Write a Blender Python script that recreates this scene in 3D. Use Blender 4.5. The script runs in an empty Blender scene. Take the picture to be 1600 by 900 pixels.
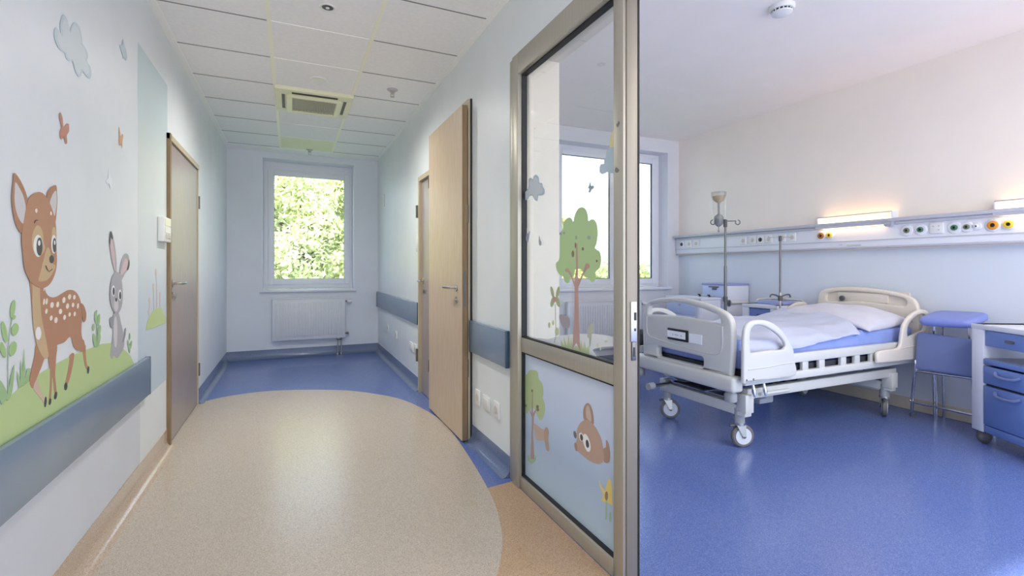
import bpy, bmesh, math, random
from mathutils import Vector, Matrix, Euler
random.seed(7)
SC = bpy.context.scene
COL = SC.collection
PI = math.pi

# ------------------------------------------------------------------ materials
def lin(c):
    def f(u):
        u /= 255.0
        return u/12.92 if u <= 0.04045 else ((u+0.055)/1.055)**2.4
    return (f(c[0]), f(c[1]), f(c[2]), 1.0)

def bsdf_of(m):
    return m.node_tree.nodes['Principled BSDF']

def mat(name, rgb, rough=0.5, metal=0.0, spec=0.5, coat=0.0, var=0.0, vscale=8.0, bump=0.0, bscale=200.0, stretch=None, rgb2=None, sheen=0.0):
    m = bpy.data.materials.new(name); m.use_nodes = True
    nt = m.node_tree; b = bsdf_of(m)
    b.inputs['Base Color'].default_value = lin(rgb)
    b.inputs['Roughness'].default_value = rough
    b.inputs['Metallic'].default_value = metal
    b.inputs['Specular IOR Level'].default_value = spec
    b.inputs['Coat Weight'].default_value = coat
    b.inputs['Coat Roughness'].default_value = 0.15
    if sheen: b.inputs['Sheen Weight'].default_value = sheen
    if var or rgb2 or bump:
        tc = nt.nodes.new('ShaderNodeTexCoord'); mp = nt.nodes.new('ShaderNodeMapping')
        nt.links.new(tc.outputs['Object'], mp.inputs['Vector'])
        if stretch: mp.inputs['Scale'].default_value = stretch
    if var or rgb2:
        n = nt.nodes.new('ShaderNodeTexNoise'); n.inputs['Scale'].default_value = vscale
        n.inputs['Detail'].default_value = 5.0
        nt.links.new(mp.outputs['Vector'], n.inputs['Vector'])
        r = nt.nodes.new('ShaderNodeValToRGB')
        a = lin(rgb)
        c2 = lin(rgb2) if rgb2 else tuple(max(0, x*(1-var)) for x in a[:3])+(1,)
        c1 = a if rgb2 else tuple(min(1, x*(1+var)) for x in a[:3])+(1,)
        r.color_ramp.elements[0].position = 0.36; r.color_ramp.elements[0].color = c2
        r.color_ramp.elements[1].position = 0.64; r.color_ramp.elements[1].color = c1
        nt.links.new(n.outputs['Fac'], r.inputs['Fac'])
        nt.links.new(r.outputs['Color'], b.inputs['Base Color'])
    if bump:
        n2 = nt.nodes.new('ShaderNodeTexNoise'); n2.inputs['Scale'].default_value = bscale
        n2.inputs['Detail'].default_value = 3.0
        nt.links.new(mp.outputs['Vector'], n2.inputs['Vector'])
        bp = nt.nodes.new('ShaderNodeBump'); bp.inputs['Strength'].default_value = bump; bp.inputs['Distance'].default_value = 0.01
        nt.links.new(n2.outputs['Fac'], bp.inputs['Height'])
        nt.links.new(bp.outputs['Normal'], b.inputs['Normal'])
    return m

def emis(name, rgb, strength):
    m = bpy.data.materials.new(name); m.use_nodes = True
    b = bsdf_of(m)
    b.inputs['Base Color'].default_value = lin(rgb)
    b.inputs['Emission Color'].default_value = lin(rgb)
    b.inputs['Emission Strength'].default_value = strength
    return m

def glass(name, tint=(250,252,252), refl=1.0, alpha_tint=None):
    m = bpy.data.materials.new(name); m.use_nodes = True
    nt = m.node_tree; nt.nodes.remove(bsdf_of(m))
    out = nt.nodes['Material Output']
    t = nt.nodes.new('ShaderNodeBsdfTransparent'); t.inputs['Color'].default_value = lin(tint)
    g = nt.nodes.new('ShaderNodeBsdfGlossy'); g.inputs['Roughness'].default_value = 0.02
    fr = nt.nodes.new('ShaderNodeFresnel'); fr.inputs['IOR'].default_value = 1.45
    mu = nt.nodes.new('ShaderNodeMath'); mu.operation = 'MULTIPLY'; mu.inputs[1].default_value = refl
    mx = nt.nodes.new('ShaderNodeMixShader')
    nt.links.new(fr.outputs[0], mu.inputs[0]); nt.links.new(mu.outputs[0], mx.inputs['Fac'])
    nt.links.new(t.outputs[0], mx.inputs[1]); nt.links.new(g.outputs[0], mx.inputs[2])
    nt.links.new(mx.outputs[0], out.inputs['Surface'])
    return m

def film(name, rgb, trans=0.5, clear=0.0, rough=0.3, rgb2=None, axis_z=None):
    """printed film on glass: diffuse + translucent (+ some clear see-through)"""
    m = bpy.data.materials.new(name); m.use_nodes = True
    nt = m.node_tree; nt.nodes.remove(bsdf_of(m)); out = nt.nodes['Material Output']
    d = nt.nodes.new('ShaderNodeBsdfDiffuse'); t = nt.nodes.new('ShaderNodeBsdfTranslucent')
    for n in (d, t): n.inputs['Color'].default_value = lin(rgb)
    mx = nt.nodes.new('ShaderNodeMixShader'); mx.inputs['Fac'].default_value = trans
    nt.links.new(d.outputs[0], mx.inputs[1]); nt.links.new(t.outputs[0], mx.inputs[2])
    last = mx
    if clear:
        tr = nt.nodes.new('ShaderNodeBsdfTransparent'); tr.inputs['Color'].default_value = lin(rgb)
        m2 = nt.nodes.new('ShaderNodeMixShader'); m2.inputs['Fac'].default_value = clear
        nt.links.new(last.outputs[0], m2.inputs[1]); nt.links.new(tr.outputs[0], m2.inputs[2]); last = m2
    g = nt.nodes.new('ShaderNodeBsdfGlossy'); g.inputs['Roughness'].default_value = rough
    fr = nt.nodes.new('ShaderNodeFresnel'); fr.inputs['IOR'].default_value = 1.4
    mu = nt.nodes.new('ShaderNodeMath'); mu.operation = 'MULTIPLY'; mu.inputs[1].default_value = 0.6
    nt.links.new(fr.outputs[0], mu.inputs[0])
    m3 = nt.nodes.new('ShaderNodeMixShader'); nt.links.new(mu.outputs[0], m3.inputs['Fac'])
    nt.links.new(last.outputs[0], m3.inputs[1]); nt.links.new(g.outputs[0], m3.inputs[2])
    nt.links.new(m3.outputs[0], out.inputs['Surface'])
    return m

def speckle_floor(name, rgb, dark, light, rough=0.3, scale=420.0, spec=0.5):
    """vinyl sheet with fine chips"""
    m = bpy.data.materials.new(name); m.use_nodes = True
    nt = m.node_tree; b = bsdf_of(m)
    tc = nt.nodes.new('ShaderNodeTexCoord')
    v = nt.nodes.new('ShaderNodeTexVoronoi'); v.inputs['Scale'].default_value = scale
    nt.links.new(tc.outputs['Object'], v.inputs['Vector'])
    sp = nt.nodes.new('ShaderNodeSeparateColor'); nt.links.new(v.outputs['Color'], sp.inputs[0])
    r = nt.nodes.new('ShaderNodeValToRGB'); r.color_ramp.interpolation = 'LINEAR'
    e = r.color_ramp.elements
    e[0].position = 0.0; e[0].color = lin(dark); e[1].position = 1.0; e[1].color = lin(light)
    e.new(0.16).color = lin(dark); e.new(0.3).color = lin(rgb); e.new(0.75).color = lin(rgb)
    nt.links.new(sp.outputs[0], r.inputs['Fac'])
    n = nt.nodes.new('ShaderNodeTexNoise'); n.inputs['Scale'].default_value = 1.6; n.inputs['Detail'].default_value = 4
    nt.links.new(tc.outputs['Object'], n.inputs['Vector'])
    mr = nt.nodes.new('ShaderNodeMapRange'); mr.inputs['To Min'].default_value = rough*0.85; mr.inputs['To Max'].default_value = rough*1.2
    nt.links.new(n.outputs['Fac'], mr.inputs['Value'])
    b.inputs['Roughness'].default_value = rough
    nt.links.new(r.outputs['Color'], b.inputs['Base Color'])
    b.inputs['Specular IOR Level'].default_value = spec
    return m

def wood(name, a, c, rough=0.4, grain=(14, 14, 1.1)):
    m = bpy.data.materials.new(name); m.use_nodes = True
    nt = m.node_tree; b = bsdf_of(m)
    tc = nt.nodes.new('ShaderNodeTexCoord'); mp = nt.nodes.new('ShaderNodeMapping')
    mp.inputs['Scale'].default_value = grain
    nt.links.new(tc.outputs['Object'], mp.inputs['Vector'])
    n = nt.nodes.new('ShaderNodeTexNoise'); n.inputs['Scale'].default_value = 6; n.inputs['Detail'].default_value = 8; n.inputs['Roughness'].default_value = 0.65
    nt.links.new(mp.outputs['Vector'], n.inputs['Vector'])
    r = nt.nodes.new('ShaderNodeValToRGB')
    r.color_ramp.elements[0].position = 0.3; r.color_ramp.elements[0].color = lin(c)
    r.color_ramp.elements[1].position = 0.7; r.color_ramp.elements[1].color = lin(a)
    nt.links.new(n.outputs['Fac'], r.inputs['Fac']); nt.links.new(r.outputs['Color'], b.inputs['Base Color'])
    b.inputs['Roughness'].default_value = rough
    return m

M = {}
M['wall_left'] = mat('wall paint pale grey blue', (224,229,232), 0.5, var=0.02, vscale=3)
M['wall_right'] = mat('wall paint pale aqua', (226,231,232), 0.42, var=0.02, vscale=3)
M['wall_end'] = mat('wall paint light blue', (226,230,237), 0.55, var=0.015, vscale=3)
M['wall_room'] = mat('wall paint warm white', (244,234,222), 0.55, var=0.012, vscale=3)
M['wall_band'] = mat('washable paint light blue', (216,222,230), 0.35, var=0.01, vscale=3)
M['wall_window'] = mat('wall paint white', (226,226,230), 0.55, var=0.01, vscale=3)
M['reveal'] = mat('beige reveal paint', (226,218,202), 0.5, var=0.01)
M['ext'] = mat('facade render', (215,205,190), 0.8, var=0.04)
M['ceil'] = mat('mineral ceiling tile', (243,243,243), 0.85, var=0.02, vscale=40, bump=0.12, bscale=300)
M['ceil_room'] = mat('ceiling plaster', (248,240,230), 0.8, var=0.01, vscale=4)
M['tbar'] = mat('white ceiling grid', (246,246,244), 0.4)
M['tbar_y'] = mat('ivory ceiling grid', (246,246,226), 0.4)
M['tile_y'] = mat('ivory access tile', (238,239,208), 0.7, var=0.01)
M['gap'] = mat('dark joint', (120,120,122), 0.8)
M['floor_blue'] = speckle_floor('blue vinyl', (94,113,170), (72,92,150), (124,142,192), 0.22)
M['floor_beige'] = speckle_floor('beige vinyl', (188,176,161), (164,150,133), (204,194,180), 0.25)
M['floor_tan'] = speckle_floor('tan vinyl', (184,154,124), (154,124,96), (202,176,146), 0.3)
M['cove_blue'] = speckle_floor('blue cove vinyl', (108,122,152), (92,106,136), (126,140,168), 0.15)
M['cove_tan'] = speckle_floor('tan cove vinyl', (192,172,150), (166,144,122), (208,190,170), 0.16)
M['cove_cream'] = mat('cream skirting', (212,200,180), 0.4, var=0.02)
M['bumper'] = mat('blue grey wall guard', (126,143,162), 0.26, var=0.02, vscale=5)
M['bumper_end'] = mat('guard end cap', (62,86,108), 0.35)
M['print_strip'] = None
M['sheet'] = mat('grey wall sheet', (206,211,219), 0.45, var=0.015, vscale=4)
M['oak'] = wood('light oak veneer', (208,188,162), (188,166,138), 0.38)
M['oak_edge'] = wood('oak lipping', (150,126,94), (128,104,74), 0.45)
M['oak_frame'] = wood('oak frame', (202,188,162), (180,165,138), 0.4)
M['oak_shaded'] = wood('oak veneer darkened for backlight', (166,154,148), (148,136,130), 0.32)  # oak tone greyed and darkened to carry the shade of backlit doors
M['dark'] = mat('dark rubber', (40,40,42), 0.6)
M['black'] = mat('black plastic', (28,29,32), 0.4)
M['steel'] = mat('satin steel', (196,192,184), 0.28, metal=1.0)
M['chrome'] = mat('chrome', (214,214,218), 0.12, metal=1.0)
M['darksteel'] = mat('dark steel', (120,118,116), 0.3, metal=1.0)
M['alu'] = mat('anodised aluminium', (184,179,166), 0.42, metal=0.55, var=0.04, vscale=6, stretch=(30,30,0.6))
M['alu_dark'] = mat('aluminium edge', (150,142,130), 0.5, metal=0.5)
M['gasket'] = mat('black gasket', (30,32,34), 0.6)
M['pvc'] = mat('white window pvc', (236,237,242), 0.3, var=0.005)
M['sill'] = mat('white window board', (232,233,240), 0.3)
M['rad'] = mat('white radiator enamel', (226,228,232), 0.3, var=0.005)
M['plastic'] = mat('white plastic', (232,232,228), 0.35)
M['plastic_y'] = mat('ivory plastic', (236,236,204), 0.4)
M['grille'] = mat('grille grey', (206,202,190), 0.5)
M['rail'] = mat('white lacquered aluminium', (232,233,238), 0.35)
M['rail_lip'] = mat('grey aluminium lip', (190,190,198), 0.35)
M['bed'] = mat('light grey bed plastic', (205,204,198), 0.38, var=0.01)
M['bed_lamplit_cream'] = mat('cream bed plastic with lamp tint', (224,215,200), 0.38, var=0.01)  # bed plastic with warm lamp glow tinted in; plain cream on locker rail
M['bed_white'] = mat('white lacquered bed frame', (206,206,202), 0.35)
M['bed_grey'] = mat('grey lacquered steel', (158,160,163), 0.4)
M['deck'] = mat('dark mattress deck', (58,60,66), 0.6)
M['tyre'] = mat('grey tyre', (112,108,106), 0.55)
M['hub'] = mat('pale wheel disc', (214,216,220), 0.4)
M['mattress'] = mat('blue mattress cover', (138,156,214), 0.55, var=0.05, vscale=9, bump=0.25, bscale=9)
M['linen'] = mat('white bed linen', (184,188,207), 0.85, var=0.012, vscale=20, bump=0.35, bscale=16, sheen=0.2)
M['pillow'] = mat('white pillowcase', (202,200,210), 0.85, var=0.012, vscale=20, bump=0.3, bscale=14, sheen=0.2)
M['locker_white'] = mat('white laminate', (220,222,230), 0.35, var=0.01)
M['locker_blue'] = mat('blue laminate', (104,130,190), 0.35, var=0.015)
M['locker_pale'] = mat('pale blue laminate', (188,202,232), 0.35, var=0.01)
M['lilac'] = mat('lilac blue tray', (150,158,206), 0.4)
M['shelf'] = mat('steel grey shelf', (112,118,134), 0.3)
M['castor'] = mat('grey castor', (86,86,88), 0.45)
M['uphol'] = mat('blue vinyl upholstery', (126,140,206), 0.42, var=0.02)
M['uphol2'] = mat('slate blue upholstery', (112,126,172), 0.45, var=0.02)
M['bag'] = film('clear drip plastic', (250,250,248), 0.4, 0.88, 0.1)
M['drip'] = film('cream drip filling', (226,210,172), 0.5, 0.15, 0.2)
M['dripgrey'] = film('grey drip tube', (190,190,192), 0.5, 0.2, 0.2)
M['glass'] = glass('clear glass', (254,255,254), 0.3)
M['winglass'] = glass('window glass', (250,252,252), 0.5)
M['brown'] = mat('brown gas outlet', (176,112,62), 0.4)
M['orange'] = mat('orange gas outlet', (226,150,50), 0.4)
M['yellow'] = mat('yellow gas outlet', (236,206,70), 0.4)
M['green'] = mat('green gas outlet', (70,120,92), 0.4)
M['olive'] = mat('olive gas outlet', (112,122,92), 0.4)
M['card'] = mat('white card', (240,242,244), 0.6)
M['bark'] = mat('tree bark', (92,76,60), 0.9, rgb2=(70,56,44), vscale=12)
M['lawn'] = mat('lawn', (118,140,80), 0.9, rgb2=(96,120,64), vscale=2)

def leafmat(name, a, b, trans=0.45):
    m = bpy.data.materials.new(name); m.use_nodes = True
    nt = m.node_tree; nt.nodes.remove(bsdf_of(m)); out = nt.nodes['Material Output']
    tc = nt.nodes.new('ShaderNodeTexCoord'); n = nt.nodes.new('ShaderNodeTexNoise'); n.inputs['Scale'].default_value = 1.3; n.inputs['Detail'].default_value = 4
    nt.links.new(tc.outputs['Object'], n.inputs['Vector'])
    r = nt.nodes.new('ShaderNodeValToRGB')
    r.color_ramp.elements[0].position = 0.35; r.color_ramp.elements[0].color = lin(a)
    r.color_ramp.elements[1].position = 0.65; r.color_ramp.elements[1].color = lin(b)
    nt.links.new(n.outputs['Fac'], r.inputs['Fac'])
    d = nt.nodes.new('ShaderNodeBsdfDiffuse'); t = nt.nodes.new('ShaderNodeBsdfTranslucent')
    mx = nt.nodes.new('ShaderNodeMixShader'); mx.inputs['Fac'].default_value = trans
    for q in (d, t): nt.links.new(r.outputs['Color'], q.inputs['Color'])
    nt.links.new(d.outputs[0], mx.inputs[1]); nt.links.new(t.outputs[0], mx.inputs[2])
    nt.links.new(mx.outputs[0], out.inputs['Surface'])
    return m
M['leaf1'] = leafmat('broad leaves', (188,198,146), (228,230,188))
M['leaf2'] = leafmat('dull leaves', (170,184,130), (206,208,150))
M['leaf3'] = leafmat('yellowing leaves', (190,190,124), (208,204,142))

# strip of printed wallpaper: its own colours change up the strip
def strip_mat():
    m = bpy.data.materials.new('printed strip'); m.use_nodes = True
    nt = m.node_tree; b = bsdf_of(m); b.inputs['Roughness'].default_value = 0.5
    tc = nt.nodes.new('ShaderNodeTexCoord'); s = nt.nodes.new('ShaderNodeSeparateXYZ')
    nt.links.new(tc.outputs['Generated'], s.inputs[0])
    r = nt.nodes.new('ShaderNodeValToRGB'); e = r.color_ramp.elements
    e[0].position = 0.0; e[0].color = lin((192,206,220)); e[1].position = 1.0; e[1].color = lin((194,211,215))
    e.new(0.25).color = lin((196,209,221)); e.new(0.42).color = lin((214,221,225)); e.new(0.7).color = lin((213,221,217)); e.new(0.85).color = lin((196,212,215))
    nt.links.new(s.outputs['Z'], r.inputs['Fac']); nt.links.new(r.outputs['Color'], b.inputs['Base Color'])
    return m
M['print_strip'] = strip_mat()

# frosted printed pane
def frosted():
    m = film('frosted print', (186,204,226), 0.25, 0.0, 0.35)
    nt = m.node_tree
    tc = nt.nodes.new('ShaderNodeTexCoord'); s = nt.nodes.new('ShaderNodeSeparateXYZ')
    nt.links.new(tc.outputs['Generated'], s.inputs[0])
    r = nt.nodes.new('ShaderNodeValToRGB'); e = r.color_ramp.elements
    e[0].position = 0.0; e[0].color = lin((208,227,238)); e[1].position = 1.0; e[1].color = lin((226,236,248))
    e.new(0.35).color = lin((194,213,234)); e.new(0.6).color = lin((214,228,248))
    nt.links.new(s.outputs['Z'], r.inputs['Fac'])
    for n in nt.nodes:
        if n.type in ('BSDF_DIFFUSE', 'BSDF_TRANSLUCENT'): nt.links.new(r.outputs['Color'], n.inputs['Color'])
    return m
M['frost'] = frosted()

# decal colours
DC = dict(hill=(182,205,136), fawn=(176,124,92), fawn2=(168,116,84), tan=(198,168,124), shin=(206,180,160), dark=(58,58,62), cream=(238,226,212), white=(240,240,240), pale=(206,202,206),
  grey=(166,164,170), grey2=(140,140,148), palegrey=(206,204,208), pink=(212,178,186), leaf=(158,196,124), leaf2=(150,188,130), stem=(150,176,150), cloud=(200,212,216), cloudrim=(184,203,210),
  rust=(190,124,98), orange=(206,154,112), whitewing=(232,236,244), pinkstem=(214,196,190), pinkfl=(222,190,182),
  ftree=(166,192,128), ftrunk=(164,130,118), fgrass=(150,192,150), fdeer=(186,158,140), fdeer2=(172,138,118), fbun=(178,142,122), fbun2=(156,120,102), fpale=(198,174,160), fdark=(96,80,80), fyellow=(232,206,100), fbrown=(132,96,62), dgrey=(98,100,98), gbrown=(128,98,80), gsnow=(240,244,246))
GF = dict(gcloud=((206,220,228),.1), gcloudrim=((172,200,214),.15), sun=((240,224,150),.2), gbut=((126,150,148),.1), gbut2=(( 170,180,196),.35), gtree=((160,204,112),.08), gtrunk=((176,122,108),.08), gapple=((190,120,98),.05),
  ggrass=((196,216,142),.2), gleaf=((158,178,110),.15), gstem=((150,164,132),.2), grab=((196,200,172),.3), gbear=((178,166,176),.4), gsnow=((240,244,246),.25))
DM = {}
def dmat(k):
    if k not in DM:
        if k in GF: DM[k] = film('sticker ' + k, tuple(c+(250-c)*0.4 for c in GF[k][0]), 0.15, GF[k][1], 0.3)
        else: DM[k] = mat('print ' + k, tuple(c+(222-c)*(0.12 if k[0] != 'f' or k in ('fawn','fawn2') else 0.22) for c in DC[k]), 0.5)
    return DM[k]

# ------------------------------------------------------------------ geometry helpers
def newbm(): return bmesh.new()

def box(bm, x0, x1, y0, y1, z0, z1, bev=0.0, seg=2):
    vs = [bm.verts.new((x, y, z)) for x in (x0, x1) for y in (y0, y1) for z in (z0, z1)]
    idx = [(0,1,3,2), (4,6,7,5), (0,4,5,1), (2,3,7,6), (0,2,6,4), (1,5,7,3)]
    fs = [bm.faces.new([vs[i] for i in f]) for f in idx]
    if bev > 0:
        es = list({e for f in fs for e in f.edges})
        bmesh.ops.bevel(bm, geom=es, offset=bev, segments=seg, profile=0.5, affect='EDGES')
    return bm

def tube(bm, pts, r, n=10, closed=False, caps=True):
    pts = [Vector(p) for p in pts]; N = len(pts); rings = []; prev = None
    for i, p in enumerate(pts):
        if closed: t = (pts[(i+1) % N]-pts[i-1])
        else: t = pts[min(i+1, N-1)]-pts[max(i-1, 0)]
        t.normalize()
        if prev is None:
            a = Vector((0,0,1)) if abs(t.z) < 0.9 else Vector((1,0,0))
            u = t.cross(a).normalized()
        else:
            u = (prev - t*prev.dot(t)); u.normalize()
        prev = u; v = t.cross(u)
        rr = r[i] if isinstance(r, (list, tuple)) else r
        rings.append([bm.verts.new(p + (u*math.cos(2*PI*k/n)+v*math.sin(2*PI*k/n))*rr) for k in range(n)])
    for i in range(N if closed else N-1):
        A = rings[i]; B = rings[(i+1) % N]
        for k in range(n):
            bm.faces.new((A[k], A[(k+1) % n], B[(k+1) % n], B[k]))
    if caps and not closed:
        bm.faces.new(rings[0][::-1]); bm.faces.new(rings[-1])
    return bm

def cyl(bm, c, r, h, axis='z', n=20, bev=0.0):
    """solid cylinder from c along +axis"""
    d = {'x': Vector((1,0,0)), 'y': Vector((0,1,0)), 'z': Vector((0,0,1))}[axis]
    c = Vector(c)
    if bev: return tube(bm, [c, c+d*0.0001, c+d*bev, c+d*(h-bev), c+d*(h-0.0001), c+d*h], [r-bev, r-bev*0.98, r, r, r-bev*0.98, r-bev], n)
    return tube(bm, [c, c+d*h], r, n)

def lathe(bm, prof, c=(0,0,0), axis='z', n=24):
    rings = []
    for (r, h) in prof:
        ring = []
        for k in range(n):
            a = 2*PI*k/n; p = (r*math.cos(a), r*math.sin(a), h)
            if axis == 'x': p = (h, p[0], p[1])
            elif axis == 'y': p = (p[1], h, p[0])
            ring.append(bm.verts.new((p[0]+c[0], p[1]+c[1], p[2]+c[2])))
        rings.append(ring)
    for A, B in zip(rings, rings[1:]):
        for k in range(n): bm.faces.new((A[k], A[(k+1) % n], B[(k+1) % n], B[k]))
    if prof[0][0] > 1e-6: bm.faces.new(rings[0][::-1])
    if prof[-1][0] > 1e-6: bm.faces.new(rings[-1])
    bmesh.ops.remove_doubles(bm, verts=[v for R in (rings[0], rings[-1]) for v in R], dist=1e-6)
    return bm

def cat(pts, sub=5, closed=True):
    P = [Vector(p) for p in pts]; n = len(P); out = []
    rng = n if closed else n-1
    for i in range(rng):
        if closed: a, b, c, d = P[i-1], P[i], P[(i+1) % n], P[(i+2) % n]
        else: a, b, c, d = P[max(i-1,0)], P[i], P[i+1], P[min(i+2,n-1)]
        for k in range(sub):
            t = k/sub
            out.append(0.5*((2*b)+(c-a)*t+(2*a-5*b+4*c-d)*t*t+(3*b-a-3*c+d)*t**3))
    if not closed: out.append(P[-1])
    return out

def rnd(pts, r, seg=5):
    """round the corners of a closed 2D polygon"""
    P = [Vector(p) for p in pts]; n = len(P); out = []
    for i in range(n):
        a, b, c = P[i-1], P[i], P[(i+1) % n]
        rr = r[i] if isinstance(r, (list, tuple)) else r
        u = (a-b); v = (c-b); rr = min(rr, u.length*0.48, v.length*0.48)
        if rr < 1e-5: out.append(b); continue
        p = b+u.normalized()*rr; q = b+v.normalized()*rr
        for k in range(seg+1):
            t = k/seg; out.append(p*(1-t)**2+b*2*t*(1-t)+q*t*t)
    return out

def finish(bm, smooth=40):
    bmesh.ops.recalc_face_normals(bm, faces=bm.faces)
    me = bpy.data.meshes.new('m'); bm.to_mesh(me); bm.free()
    if smooth:
        me.polygons.foreach_set('use_smooth', [True]*len(me.polygons))
        me.set_sharp_from_angle(angle=math.radians(smooth))
    return me

def link(name, me, m, parent=None, world=True):
    """one mesh object; vertices given in world space are moved into the parent's space"""
    me.name = name
    o = bpy.data.objects.new(name, me); COL.objects.link(o)
    if m is not None:
        for q in (m if isinstance(m, (list, tuple)) else [m]): me.materials.append(q)
    if parent is not None:
        o.parent = parent
        if world:
            r = parent
            off = Vector((0,0,0))
            while r is not None:
                off += Vector(r.location); r = r.parent
            me.transform(Matrix.Translation(-off))
    return o

def part(name, bm, m, parent, world=True, smooth=40, label=None):
    o = link(name, finish(bm, smooth), m, parent, world)
    if label: o['label'] = label
    return o

def tag(o, label, cat_, group=None, kind=None):
    o['label'] = label; o['category'] = cat_
    if group: o['group'] = group
    if kind: o['kind'] = kind
    return o

def thing(name, label, cat_, loc, rotz=0.0, group=None, kind=None):
    o = bpy.data.objects.new(name, None); COL.objects.link(o)
    o.empty_display_size = 0.05
    o.location = loc; o.rotation_euler = (0, 0, rotz)
    return tag(o, label, cat_, group, kind)

def solo(name, bm, m, label, cat_, group=None, smooth=40, origin=None):
    me = finish(bm, smooth)
    if origin is None:
        cs = [v.co for v in me.vertices]
        origin = Vector(((min(c.x for c in cs)+max(c.x for c in cs))/2, (min(c.y for c in cs)+max(c.y for c in cs))/2, min(c.z for c in cs)))
    me.transform(Matrix.Translation(-Vector(origin)))
    o = link(name, me, m); o.location = origin
    return tag(o, label, cat_, group)

def struct(name, bm, m, parent=None, smooth=0, label=None, world=True):
    o = link(name, finish(bm, smooth), m, parent, world)
    if parent is None: o['kind'] = 'structure'
    if label: o['label'] = label
    return o

def sroot(name, loc, label=None, cat_=None):
    o = bpy.data.objects.new(name, None); COL.objects.link(o); o.location = loc; o['kind'] = 'structure'
    if label: o['label'] = label
    if cat_: o['category'] = cat_
    return o

def board(loops, thick, bev, fn):
    """flat board with holes from closed 2D loops, rounded edges; fn(u, v, w) -> xyz with w across the thickness"""
    cu = bpy.data.curves.new('c', 'CURVE'); cu.dimensions = '2D'; cu.fill_mode = 'BOTH'
    cu.extrude = thick/2-bev; cu.bevel_depth = bev; cu.bevel_resolution = 2; cu.offset = -bev
    for lp in loops:
        s = cu.splines.new('POLY'); s.points.add(len(lp)-1); s.use_cyclic_u = True
        for p, q in zip(s.points, lp): p.co = (q[0], q[1], 0, 1)
    o = bpy.data.objects.new('c', cu); COL.objects.link(o)
    dg = bpy.context.evaluated_depsgraph_get()
    me = bpy.data.meshes.new_from_object(o.evaluated_get(dg))
    bpy.data.objects.remove(o); bpy.data.curves.remove(cu)
    bm = bmesh.new(); bm.from_mesh(me); bpy.data.meshes.remove(me)
    bmesh.ops.remove_doubles(bm, verts=bm.verts, dist=1e-5)
    for v in bm.verts: v.co = Vector(fn(v.co.x, v.co.y, v.co.z))
    return bm
SKY = 2.4; SUN = 10; EXPO = 0.63; CW = 1; WW = 10.5; LAMP = 5; DW = 50
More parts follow.
